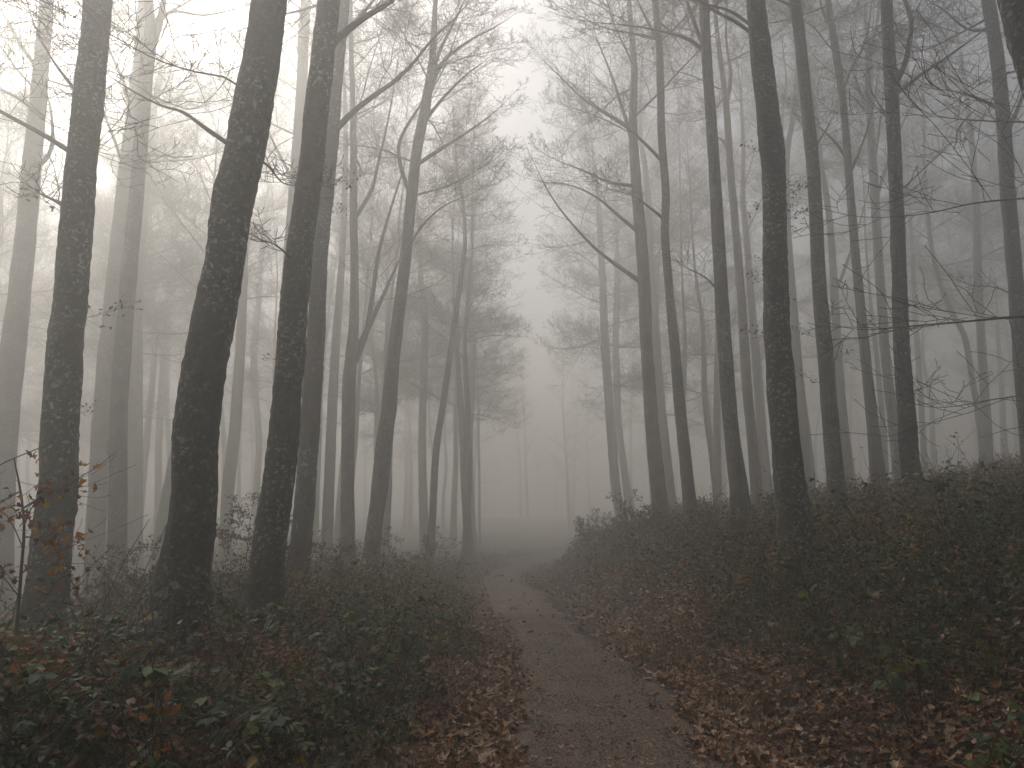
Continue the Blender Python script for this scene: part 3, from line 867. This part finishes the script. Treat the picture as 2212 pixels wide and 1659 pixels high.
# the rest of the wood, too deep in the fog to tell one tree from the next
fw = Geo()
rw = np.random.default_rng(404)
n_w, PW = 0, []
while n_w < 190:
    yw = rw.uniform(90, 215)
    xw = rw.uniform(-0.72, 0.72) * yw
    if abs(xw - float(path_x(yw))) < 2 or any((xw - a_) ** 2 + (yw - b_) ** 2 < 20 for a_, b_ in PW):
        continue
    PW.append((xw, yw))
    n_w += 1
    zb = float(height(xw, yw))
    hw = min(rw.uniform(22, 31), 33 - zb)
    tp = curve((xw, yw, zb - 0.3), (rw.normal(0, 0.04), rw.normal(0, 0.04), 1), hw, 8, rw, 0.03, 0.05)
    tube(fw, tp, np.linspace(rw.uniform(0.18, 0.28), 0.04, 9), 6)
    for _ in range(26):
        f = rw.uniform(0.25, 0.98) * 8
        i_ = min(int(f), 7)
        c_ = tp[i_] + (tp[i_ + 1] - tp[i_]) * (f - i_)
        az = rw.uniform(0, 6.28)
        el = math.radians(5 + 55 * f / 8)
        lb = curve(c_, (math.cos(az) * math.cos(el), math.sin(az) * math.cos(el), math.sin(el)), rw.uniform(3.2, 5.5) * (1.15 - 0.08 * f), 4, rw, 0.1, 0.04)
        tube(fw, lb, np.linspace(0.05, 0.012, 5), 3)
        m_ = 26
        fi = rw.uniform(0.5, 3.99, m_)
        ii = fi.astype(int)
        b0 = lb[ii] + (lb[ii + 1] - lb[ii]) * (fi - ii)[:, None]
        dd = (lb[ii + 1] - lb[ii]) / np.linalg.norm(lb[ii + 1] - lb[ii], axis=1)[:, None] + rw.normal(0, 0.75, (m_, 3))
        dd /= np.linalg.norm(dd, axis=1)[:, None]
        sd_ = np.cross(dd, rw.normal(0, 1, (m_, 3)))
        sd_ *= 0.016 / np.linalg.norm(sd_, axis=1)[:, None]
        tip_ = b0 + dd * rw.uniform(0.6, 1.6, (m_, 1))
        fw.add(np.stack([b0 - sd_, b0 + sd_, tip_], 1).reshape(-1, 3), tris=np.arange(m_ * 3).reshape(-1, 3))
wood = link('far_woods', fw.mesh('far_woods', [M_TWIG]))
tag(wood, 'far part of the wood dissolving into the fog beyond the bend', None, kind='stuff')


# ------------------------------------------------------------------ leaves, litter and undergrowth
def scatter_leaves(g, pos, size, tilt, cols, rng, shape_v, shape_t, mat_=0, jitter=0.0):
    """Many leaves at once; pos (n,3), size (n,), cols (n,3)."""
    n = len(pos)
    az = rng.uniform(0, 2 * math.pi, n)
    ty, tx = rng.normal(0, 1, n) * tilt, rng.normal(0, 1, n) * tilt
    ca, sa, cy, sy, cx, sx = np.cos(az), np.sin(az), np.cos(ty), np.sin(ty), np.cos(tx), np.sin(tx)
    M = np.empty((n, 3, 3))
    # Rz * Ry * Rx
    M[:, 0, 0] = ca * cy; M[:, 0, 1] = ca * sy * sx - sa * cx; M[:, 0, 2] = ca * sy * cx + sa * sx
    M[:, 1, 0] = sa * cy; M[:, 1, 1] = sa * sy * sx + ca * cx; M[:, 1, 2] = sa * sy * cx - ca * sx
    M[:, 2, 0] = -sy;     M[:, 2, 1] = cy * sx;                M[:, 2, 2] = cy * cx
    base = np.broadcast_to(shape_v, (n,) + shape_v.shape).copy()
    if jitter:
        base = base + rng.normal(0, jitter, base.shape) * np.array([0.5, 0.5, 1])
        base[:, :, 2] += (base[:, :, 1] ** 2) * rng.normal(0, 1.2, n)[:, None] + ((base[:, :, 0] - 0.5) ** 2) * rng.normal(0, 0.7, n)[:, None]
    v = np.einsum('nij,nkj->nki', M, base * size[:, None, None]) + pos[:, None, :]
    k = len(shape_v)
    t = (shape_t[None] + (np.arange(n) * k)[:, None, None]).reshape(-1, 3)
    g.add(v.reshape(-1, 3), tris=t, col=np.repeat(np.c_[cols, np.ones(n)], k, 0), mat=mat_)


def pick(cols, weights, n, rng, spread=0.3):
    c = np.array(cols)[rng.choice(len(cols), n, p=np.array(weights) / np.sum(weights))]
    return c * rng.uniform(1 - spread, 1 + spread, (n, 1))


DIAMOND_V = np.array([(0, 0, 0), (0.45, 0.3, 0.06), (0.45, -0.3, 0.06), (1, 0, -0.08)])
DIAMOND_T = np.array([(0, 2, 1), (1, 2, 3)])
# a lobed, curled fallen leaf
_a = np.linspace(0, 2 * math.pi, 11)[:-1] + math.pi
_r = np.array([0.42, 0.5, 0.3, 0.5, 0.33, 0.6, 0.33, 0.5, 0.3, 0.5])
FALL_V = np.vstack([(0.5, 0, 0), np.c_[0.5 + _r * np.cos(_a), _r * np.sin(_a) * 0.85, 0.16 * np.abs(np.sin(_a * 1.0)) * _r * 2 - 0.03]])
FALL_T = np.array([(0, i, i % 10 + 1) for i in range(1, 11)])


def edges(y):
    """Where the undergrowth begins left and right of the path's centre line."""
    lft = 1.12 + 0.2 * wob(y, y * 0.2, 1.5, 31) + 0.5 * (1 - sm(4.0, 8.0, y))
    rgt = 1.75 + 0.22 * wob(y, y * 0.2, 1.2, 32) + 1.35 * (1 - sm(5.2, 9.5, y)) + 0.3 * sm(9, 14, y)
    return lft, rgt


def cover(x, y):
    """Height of the bramble cover over the ground."""
    u = x - path_x(y)
    lf, rg = edges(y)
    d = np.where(u < 0, -u - lf, u - rg)
    base = np.where(u < 0, 0.42, 0.42 + 0.2 * sm(2.2, 3.4, u))
    hgt = base + 0.22 * wob(x, y, 1.7, 41) + 0.14 * wob(x, y, 4.6, 42)
    return np.clip(hgt, 0.08, 1.0) * sm(-0.1, 1.1, d) * np.where(u < 0, 1 - 0.7 * sm(22, 36, y), 1), d


def frustum_pts(n, d0, d1, rng, power=1.0, margin=0.35):
    u = rng.random(n)
    y = (d0 ** (1 - power) + u * (d1 ** (1 - power) - d0 ** (1 - power))) ** (1 / (1 - power)) if power != 1 else d0 * (d1 / d0) ** u
    x = rng.uniform(-1, 1, n) * (0.67 * y + margin + 0.5)
    return x, y


GREEN = [(0.034, 0.068, 0.012), (0.056, 0.088, 0.012), (0.026, 0.058, 0.02), (0.095, 0.098, 0.013), (0.28, 0.20, 0.02), (0.30, 0.10, 0.015), (0.16, 0.075, 0.024)]
WNEAR = [5, 5, 4.5, 2.6, 0.6, 0.8, 2.8]
WFAR = [3, 3, 3, 2, 1.3, 1.6, 5]

rng = np.random.default_rng(5)
gu = Geo()
# near brambles: full leaf shape
x, y = frustum_pts(150000, 2.6, 12.0, rng, 0.3)
H, d = cover(x, y)
k = (d > 0) & (H > 0.05) & (rng.random(len(x)) < 0.75 + 0.25 * sm(0, 1, d))
x, y, H = x[k], y[k], H[k]
clump = wob(x, y, 7.5, 51) + 0.6 * wob(x, y, 16, 52)
k = clump > -0.45 + 0.3 * rng.normal(0, 1, len(x))
x, y, H = x[k], y[k], H[k]
z = height(x, y) + H * rng.random(len(x)) ** 0.55 + rng.normal(0, 0.025, len(x))
cols = pick(GREEN, WNEAR, len(x), rng)
brown = wob(x, y, 1.7, 53) > 0.62
cols[brown] = pick(GREEN[4:], [0.5, 1, 3], int(brown.sum()), rng)
scatter_leaves(gu, np.c_[x, y, z], rng.uniform(0.04, 0.085, len(x)), 0.45, cols, rng, LEAF_V, LEAF_T, jitter=0.02)
# further off: plain leaves
x, y = frustum_pts(140000, 11.0, 55.0, rng, 1.0)
H, d = cover(x, y)
k = (d > 0) & (H > 0.04)
x, y, H = x[k], y[k], H[k]
z = height(x, y) + H * 1.1 * rng.random(len(x)) ** 0.5 + rng.normal(0, 0.03, len(x))
scatter_leaves(gu, np.c_[x, y, z], rng.uniform(0.05, 0.10, len(x)) * (1 + y / 60), 0.55, pick(GREEN, WFAR, len(x), rng), rng, DIAMOND_V, DIAMOND_T)
# canes and dead stalks
x, y = frustum_pts(5200, 2.8, 34, rng, 0.9)
H, d = cover(x, y)
k = d > 0.1
x, y, H, d = x[k], y[k], H[k], d[k]
for i in range(len(x)):
    L = (0.35 + 0.8 * H[i]) * rng.uniform(0.6, 1.9)
    p = curve((x[i], y[i], float(height(x[i], y[i]))), (rng.normal(0, 0.5), rng.normal(0, 0.5), 1), L, 5, rng, 0.16, -0.10)
    c = pick([(0.05, 0.035, 0.02), (0.03, 0.03, 0.016), (0.09, 0.065, 0.04)], [2, 2, 1], 1, rng)[0]
    tube(gu, p, np.linspace(0.0045, 0.002, 6) * (1 + y[i] / 40), 3, col=c)
    if rng.random() < 0.75:
        m_ = rng.integers(3, 9)
        f_ = rng.uniform(1.5, 5, m_)
        i_ = np.minimum(f_.astype(int), 4)
        lp = p[i_] + (p[i_ + 1] - p[i_]) * (f_ - i_)[:, None] + rng.normal(0, 0.03, (m_, 3))
        lc = np.tile(pick(GREEN, WFAR, 1, rng), (m_, 1)) * rng.uniform(0.75, 1.25, (m_, 1))
        scatter_leaves(gu, lp, rng.uniform(0.035, 0.07, m_) * (1 + y[i] / 60), 0.6, lc, rng, *((LEAF_V, LEAF_T) if y[i] < 10 else (DIAMOND_V, DIAMOND_T)))
und = link('bramble_undergrowth', gu.mesh('bramble_undergrowth', [M_LEAF], colors=True))
tag(und, 'tangled dark bramble undergrowth covering both banks of the path', None, kind='stuff')

# dry grass along the verges
gg = Geo()
x, y = frustum_pts(130000, 4.0, 26.0, rng, 1.0)
u = x - path_x(y)
lf, rg = edges(y)
k = (((u > rg - 0.75) & (u < rg + 0.7)) | ((u < -lf + 0.25) & (u > -lf - 0.5))) & (wob(x, y, 2.4, 61) > rng.normal(0.35, 0.35, len(x)))
x, y = x[k], y[k]
n = len(x)
az = rng.uniform(0, 6.28, n)
hgt = rng.uniform(0.07, 0.27, n)
bend = rng.uniform(0.2, 1.0, n) * hgt
w = 0.003 * (1 + y / 15)
b = np.c_[x, y, height(x, y)]
side = np.c_[np.cos(az + 1.57), np.sin(az + 1.57), np.zeros(n)] * w[:, None]
fwd = np.c_[np.cos(az), np.sin(az), np.zeros(n)]
mid = b + fwd * (bend * 0.35)[:, None] + np.c_[np.zeros((n, 2)), hgt * 0.65]
tip = b + fwd * bend[:, None] + np.c_[np.zeros((n, 2)), hgt * rng.uniform(0.6, 1, n)]
v = np.stack([b - side, b + side, mid + side * 0.7, mid - side * 0.7, tip], 1).reshape(-1, 3)
o = np.arange(n) * 5
gg.add(v, quads=np.stack([o, o + 1, o + 2, o + 3], 1), tris=np.stack([o + 3, o + 2, o + 4], 1),
       col=np.repeat(np.c_[pick([(0.22, 0.15, 0.075), (0.14, 0.11, 0.05), (0.07, 0.075, 0.022)], [3, 3, 2], n, rng), np.ones(n)], 5, 0))
gr = link('dry_grass', gg.mesh('dry_grass', [M_GRASS], colors=True))
tag(gr, 'short dry grass along the edges of the path', None, kind='stuff')

# fallen leaves: thick on the verges, thin on the path, some under the brambles
FCOL = [(0.24, 0.112, 0.048), (0.17, 0.078, 0.034), (0.36, 0.20, 0.10), (0.11, 0.054, 0.03), (0.48, 0.33, 0.21), (0.34, 0.135, 0.028)]
FW = [4, 4, 3, 3.5, 2.2, 0.8]


def litter_density(x, y):
    u = x - path_x(y)
    lf, rg = edges(y)
    e = np.where(u < 0, (-u - 0.64) / np.maximum(lf + 0.25 - 0.64, 0.2), (u - 0.70) / np.maximum(rg + 0.3 - 0.70, 0.2))
    e = e + 0.10 * wob(x, y, 3.0, 71) + 0.10 * wob(x, y, 9.0, 72)
    dens = sm(-0.12, 0.32, e) * (1 - 0.82 * sm(0.85, 1.5, e))
    dens = np.maximum(dens, 0.07)
    return dens


gl = Geo()
x, y = frustum_pts(75000, 3.2, 13.0, rng, 0.5)
k = rng.random(len(x)) < litter_density(x, y)
x, y = x[k], y[k]
order = np.argsort(y)
x, y = x[order], y[order]
inview = (np.abs(x) < 0.64 * y) & (y > 5.35)
uu = x - path_x(y)
sing = np.zeros(len(x), bool)
idx = np.where(inview & (uu > 0.5))[0][:170]
idl = np.where(inview & (uu < -0.5))[0][:70]
idm = np.where(inview & (np.abs(uu) <= 0.5))[0][:50]
for q_ in (idx, idl, idm):
    sing[q_] = True
z = height(x, y) + 0.012 + 0.035 * rng.random(len(x)) ** 2 + np.where(np.abs(uu) < 0.75, 0.02, 0.0)
sz = rng.uniform(0.05, 0.105, len(x))
cl = pick(FCOL, FW, len(x), rng)
m_ = ~sing
scatter_leaves(gl, np.c_[x, y, z][m_], sz[m_] * np.where(np.abs(uu[m_]) < 0.55, 0.6, 1), 0.3, cl[m_], rng, FALL_V, FALL_T, jitter=0.05)
x2, y2 = frustum_pts(70000, 12.5, 42, rng, 1.0)
k = rng.random(len(x2)) < litter_density(x2, y2)
x2, y2 = x2[k], y2[k]
scatter_leaves(gl, np.c_[x2, y2, height(x2, y2) + 0.03 + 0.03 * rng.random(len(x2))], rng.uniform(0.06, 0.11, len(x2)) * (1 + y2 / 70), 0.3, pick(FCOL, FW, len(x2), rng), rng, DIAMOND_V, DIAMOND_T, jitter=0.03)
fl = link('fallen_leaves', gl.mesh('fallen_leaves', [M_DRY], colors=True))
tag(fl, 'brown fallen leaves heaped along both sides of the path', None, kind='stuff')

FALL_MESH = []
for k_ in range(14):
    g = Geo()
    scatter_leaves(g, np.zeros((1, 3)), np.array([1.0]), 0.0, pick(FCOL, FW, 1, rng), rng, FALL_V, FALL_T, jitter=0.05)
    FALL_MESH.append(g.mesh('fallen_leaf', [M_DRY], colors=True))
for ids, lab, grp in ((idx, 'curled brown fallen leaf in the litter right of the path', 'near fallen leaves right of the path'),
                      (idl, 'curled brown fallen leaf in the litter left of the path', 'near fallen leaves left of the path'),
                      (idm, 'small fallen leaf lying alone on the gravel of the path', 'fallen leaves lying on the path')):
    for i in ids:
        o = link('fallen_leaf', FALL_MESH[rng.integers(14)], None, (x[i], y[i], z[i] + 0.008), (rng.normal(0, 0.3), rng.normal(0, 0.3), rng.uniform(0, 6.28)), float(sz[i]) * (0.6 if ids is idm else 1))
        tag(o, lab, 'leaf', grp)

# loose grit and pebbles trodden into the path
gv = Geo()
x, y = frustum_pts(36000, 3.5, 16.0, rng, 0.9)
pq = rng.uniform(-0.95, 0.95, len(x))
x = path_x(y) + pq * HALF_PATH
pq = np.abs(pq)
OCT_V = np.array([(1, 0, 0), (0, 1, 0), (-1, 0, 0), (0, -1, 0), (0, 0, 0.7)], float)
OCT_T = np.array([(0, 1, 4), (1, 2, 4), (2, 3, 4), (3, 0, 4)])
ps = 0.005 + 0.009 * rng.random(len(x)) ** 3 + 0.006 * (rng.random(len(x)) > 0.985)
scatter_leaves(gv, np.c_[x, y, 0.016 - 0.03 * pq ** 4 + 0.012 * wob(x, y, 4, 21) - 0.012 * np.exp(-((pq - 0.5) / 0.18) ** 2)], ps * 1.2, 0.35, pick([(0.17, 0.115, 0.08), (0.09, 0.062, 0.045), (0.33, 0.26, 0.2), (0.045, 0.033, 0.025)], [4, 3.5, 1.2, 2.5], len(x), rng), rng, OCT_V, OCT_T, jitter=0.0)
gvo = link('gravel', gv.mesh('gravel', [M_DRY], smooth=False, colors=True))
tag(gvo, 'fine grit and small pebbles trodden into the path', None, kind='stuff')

# ------------------------------------------------------------------ bramble bushes one can tell apart
SERR = 9
_t = np.linspace(0, 1, SERR)
_wd = np.sin(math.pi * _t ** 0.75) * 0.36 * (1 + 0.07 * np.where(np.arange(SERR) % 2, 1, -1))
_wd[0] = _wd[-1] = 0.0
LEAFLET_V = np.vstack([np.c_[_t, _wd, 0.10 * np.abs(_wd) * 2 - 0.12 * _t ** 2], np.c_[_t, 0 * _t, -0.12 * _t ** 2], np.c_[_t, -_wd, 0.10 * np.abs(_wd) * 2 - 0.12 * _t ** 2]])
LEAFLET_Q = np.array([(i + SERR, i + 1 + SERR, i + 1, i) for i in range(SERR - 1)] + [(i + 2 * SERR, i + 1 + 2 * SERR, i + 1 + SERR, i + SERR) for i in range(SERR - 1)])


def bramble_leaf(seed):
    r_ = np.random.default_rng(seed)
    g = Geo()
    c = pick(GREEN[:6], [5, 5, 4, 3, 0.6, 0.4], 1, r_)[0] * 1.15
    tube(g, np.array([(0, 0, 0), (0.25, 0, 0.05), (0.5, 0, 0.06)]), np.array([0.016, 0.014, 0.012]), 3, col=(0.05, 0.045, 0.02))
    for a_, s_, off in ((0, 0.75, 0.5), (1.15, 0.6, 0.42), (-1.15, 0.6, 0.42)):
        Rm = np.array(Matrix.Rotation(a_ + r_.normal(0, 0.1), 3, 'Z') @ Matrix.Rotation(r_.normal(0.15, 0.15), 3, 'Y'))
        vv = LEAFLET_V.copy()
        vv[:, 2] += r_.normal(0, 0.012, len(vv))
        g.add(vv @ Rm.T * s_ + np.array([off, 0, 0.06]), quads=LEAFLET_Q, col=c * r_.uniform(0.85, 1.15))
    return g.mesh('leaf', [M_LEAF], colors=True)


BLEAF = [bramble_leaf(700 + k) for k in range(10)]


def bush(label, px, py, Y, n_cane, spread, arch, n_leaf, seed, size=(0.075, 0.14), rise=0.35):
    r_ = np.random.default_rng(seed)
    c, _ = at(px, py, Y)
    cx, cy = c[0], Y
    gz = float(height(cx, cy))
    root = empty('bramble_bush', (cx, cy, gz))
    tag(root, label, 'bramble', 'bramble bushes on the banks')
    for k_ in range(n_cane):
        az = r_.uniform(0, 6.28)
        p = curve((r_.normal(0, 0.12), r_.normal(0, 0.12), 0), (math.cos(az) * 0.6, math.sin(az) * 0.6, 1), spread * r_.uniform(0.8, 1.25), 9, r_, 0.10, -arch)
        p[:, 2] += rise * np.sin(np.linspace(0, math.pi * 0.6, 10))
        g = Geo()
        tube(g, p, np.linspace(0.0055, 0.0022, 10), 4, col=(0.05, 0.03, 0.022))
        cane = link('cane', g.mesh('cane', [M_LEAF], colors=True), root)
        m = n_leaf // n_cane
        for j_ in range(m):
            f = 0.15 + 0.85 * (j_ + r_.random()) / m
            q = f * 9
            i_ = min(int(q), 8)
            pos = p[i_] + (p[i_ + 1] - p[i_]) * (q - i_)
            gz2 = float(height(cx + pos[0], cy + pos[1])) - gz
            if pos[2] < gz2 + 0.05:
                continue
            link('leaf', BLEAF[r_.integers(10)], root, pos, (r_.normal(0, 0.35), r_.normal(0.1, 0.3), r_.uniform(0, 6.28)), r_.uniform(*size))
    return root


bush('broad leaved bramble bush filling the bottom left corner', 130, 1560, 3.9, 7, 0.75, 0.16, 63, 1)
bush('dark bramble bush left of centre below the big mossy trunk', 330, 1480, 4.8, 7, 0.8, 0.16, 63, 2)
bush('bramble bush with pale leaf backs at the foot of the big mossy trunk', 330, 1360, 6.6, 6, 0.8, 0.15, 48, 3)
bush('bramble bush reaching towards the path from the left bank', 800, 1420, 7.2, 7, 0.85, 0.16, 56, 4)
bush('low bramble bush between the two big mossy trunks', 560, 1370, 7.8, 6, 0.8, 0.16, 42, 5)
bush('bramble bush in the lower left centre, beside the leaf litter', 640, 1560, 4.9, 6, 0.7, 0.17, 48, 6)
bush('large leaved bramble bush at the lower right edge of the picture', 2130, 1440, 5.2, 7, 0.75, 0.16, 63, 7)
bush('rounded bramble bush on the right bank above the litter', 1980, 1330, 6.4, 7, 0.75, 0.16, 56, 8)
bush('bramble bush halfway up the right bank under the big rough trunk', 1760, 1280, 8.6, 6, 0.8, 0.15, 48, 9)
bush('arching bramble against the fog beside the last dark trunk', 2020, 1110, 10.2, 6, 1.25, 0.12, 48, 10, rise=0.5)
bush('tall bramble on the crest close to the right edge', 2150, 1100, 8.8, 6, 1.1, 0.13, 48, 11, rise=0.45)
bush('small arching bramble between two dark trunks on the bank crest', 1900, 1120, 11.0, 5, 1.1, 0.12, 35, 12, rise=0.5)

# ------------------------------------------------------------------ saplings that kept their leaves
OAK_V = FALL_V.copy()
OAK_V[:, 0] *= 1.15
OAKLEAF = []
for k_ in range(8):
    g = Geo()
    c = pick([(0.32, 0.11, 0.02), (0.21, 0.07, 0.02), (0.13, 0.05, 0.02), (0.45, 0.22, 0.02)], [3, 3, 3, 0.8], 1, rng)
    scatter_leaves(g, np.zeros((1, 3)), np.array([1.0]), 0.0, c, rng, OAK_V, FALL_T, jitter=0.04)
    OAKLEAF.append(g.mesh('leaf', [M_DRY], colors=True))

r_ = np.random.default_rng(91)
Ys = 4.2
stem_px = [(12, 1600, 10), (22, 1480, 9), (38, 1330, 8), (46, 1230, 7), (52, 1130, 6), (44, 1060, 5), (30, 990, 3)]
S = np.array([at(a_, b_, Ys)[0] for a_, b_, w in stem_px])
S = np.vstack([[S[0][0] - 0.02, Ys, float(height(S[0][0], Ys)) - 0.05], S])
sb = S[0] + np.array([0, 0, 0.05])
sap = empty('oak_sapling', sb)
tag(sap, 'thin sapling with rusty orange leaves at the left edge, among brambles', 'sapling')
sp, sr, _ = resample(S, np.r_[0.013, [w / 2 * 4.3 / FPX for _, _, w in stem_px]], 24)
g = Geo()
tube(g, sp - sb, sr, 6)
link('stem', g.mesh('stem', [M_TWIG]), sap)
for tw in ([(46, 1100), (90, 1072), (140, 1055), (180, 1030)], [(46, 1100), (110, 1068), (165, 1035), (215, 1005), (252, 975)], [(48, 1180), (20, 1120), (-20, 1090), (-60, 1050)], [(46, 1240), (90, 1205), (130, 1190), (150, 1170)],
           [(42, 1290), (10, 1250), (-30, 1240)], [(52, 1135), (70, 1095), (98, 1060)], [(40, 1330), (90, 1300), (120, 1260), (150, 1240)], [(46, 1060), (15, 1075), (-15, 1110), (-40, 1130)], [(50, 1160), (95, 1160), (125, 1150)]):
    q = np.array([at(a_, b_, Ys + 0.1 * r_.normal() * i_)[0] for i_, (a_, b_) in enumerate(tw)])
    q, rr, _ = resample(q, np.linspace(0.0045, 0.0018, len(q)), 9)
    g = Geo()
    tube(g, q - sb, rr, 4)
    nn = np.array([0, -0.5, 0.8])
    grow(g, q - sb, 0.003, 0.0015, r_, 1, nn, 1.0, (5,), 0.3, rmin=0.0013)
    link('twig', g.mesh('twig', [M_TWIG]), sap)
    for j_ in range(22 if tw[-1][0] < 200 else 6):
        i_ = r_.integers(2, 9)
        link('leaf', OAKLEAF[r_.integers(8)], sap, q[i_] - sb + r_.normal(0, 0.04, 3), (r_.normal(0.5, 0.6), r_.normal(0.3, 0.6), r_.uniform(0, 6.28)), r_.uniform(0.026, 0.052))

# a second bare shoot whose twig crosses the trunk at the left edge, holding one dead leaf bunch
S2 = np.array([at(a_, b_, 4.6)[0] for a_, b_ in [(-160, 1400), (-130, 1200), (-70, 1060), (0, 1004), (60, 978), (100, 962), (140, 950)]])
g2 = float(height(S2[0][0], 4.6))
S2 = np.vstack([[S2[0][0], 4.6, g2 - 0.05], S2])
b2 = np.array([S2[0][0], 4.6, g2])
sh = empty('bare_shoot', b2)
tag(sh, 'bare arching shoot from the left edge with one dark dead leaf bunch', 'shoot')
q, rr, _ = resample(S2, np.linspace(0.007, 0.002, len(S2)), 24)
g = Geo()
tube(g, q - b2, rr, 5)
link('stem', g.mesh('stem', [M_TWIG]), sh)
for j_ in range(4):
    link('leaf', OAKLEAF[j_ + 1], sh, at(66 + 3 * j_, 985 + 5 * j_, 4.6)[0] - b2, (r_.normal(0.8, 0.6), r_.normal(0.8, 0.5), r_.uniform(0, 6.28)), 0.045)


def sapling(label, px, py, Y, hgt, n, ln, seed, sparse=False):
    r = np.random.default_rng(seed)
    c, _ = at(px, py, Y)
    gz = float(height(c[0], Y))
    root = empty('beech_sapling', (c[0], Y, gz))
    tag(root, label, 'sapling', 'leafy saplings among the trunks')
    p = curve((0, 0, -0.05), (r.normal(0, 0.1), r.normal(0, 0.1), 1), hgt, 12, r, 0.06, 0.05)
    g = Geo()
    tube(g, p, np.linspace(0.012, 0.003, 13), 5)
    link('stem', g.mesh('stem', [M_TWIG]), root)
    for k_ in range(n):
        f = 0.15 + 0.83 * (k_ + r.random() * 0.6) / n
        i_ = min(int(f * 12), 11)
        lib = SPARSE if sparse else LEAFY
        s_ = ln * (1 - 0.5 * f) * r.uniform(0.8, 1.2)
        link('leafy_branch', lib[r.integers(len(lib))], root, p[i_], (r.normal(0, 0.2), -math.radians(r.uniform(5, 35)), k_ * 2.4 + r.normal(0, 0.3)), s_)
    return root


for a_ in (('russet leaved sapling right of the big mossy trunk', 520, 1240, 11.5, 1.9, 12, 0.9, 1),
           ('tall russet sapling against the fog between the two mossy trunks', 548, 1220, 13, 2.2, 12, 0.9, 2),
           ('russet sapling in front of the forked mid grey trunk', 285, 1290, 11.0, 1.4, 12, 1.0, 3),
           ('low russet sapling left of the big mossy trunk', 335, 1290, 10.5, 1.1, 10, 0.85, 4),
           ('low russet sapling right of the dark second trunk from the left', 190, 1290, 10.5, 1.1, 11, 0.9, 5),
           ('russet sapling behind the second big mossy trunk', 690, 1220, 15, 1.3, 10, 0.9, 6),
           ('low leafy sapling left of the sinuous tree by the path', 775, 1190, 19, 1.5, 10, 1.0, 7),
           ('low leafy sapling right of the sinuous tree by the path', 870, 1180, 20, 1.5, 11, 1.0, 8),
           ('leafy sapling at the foot of the thin dark leaning stem', 955, 1170, 25, 1.5, 11, 1.1, 9),
           ('bush on the crest of the right bank beside the foggy gap', 1290, 1140, 26, 1.3, 13, 1.2, 24),
           ('leafy sapling at the foot of the arching grey tree', 1385, 1110, 20, 1.5, 11, 1.1, 10),
           ('reddish sapling left of the straight dark trunk on the bank', 1545, 1110, 14.5, 1.2, 10, 0.9, 11),
           ('reddish sapling just left of the big rough trunk', 1640, 1110, 13.0, 1.0, 9, 0.8, 12)):
    sapling(*a_)
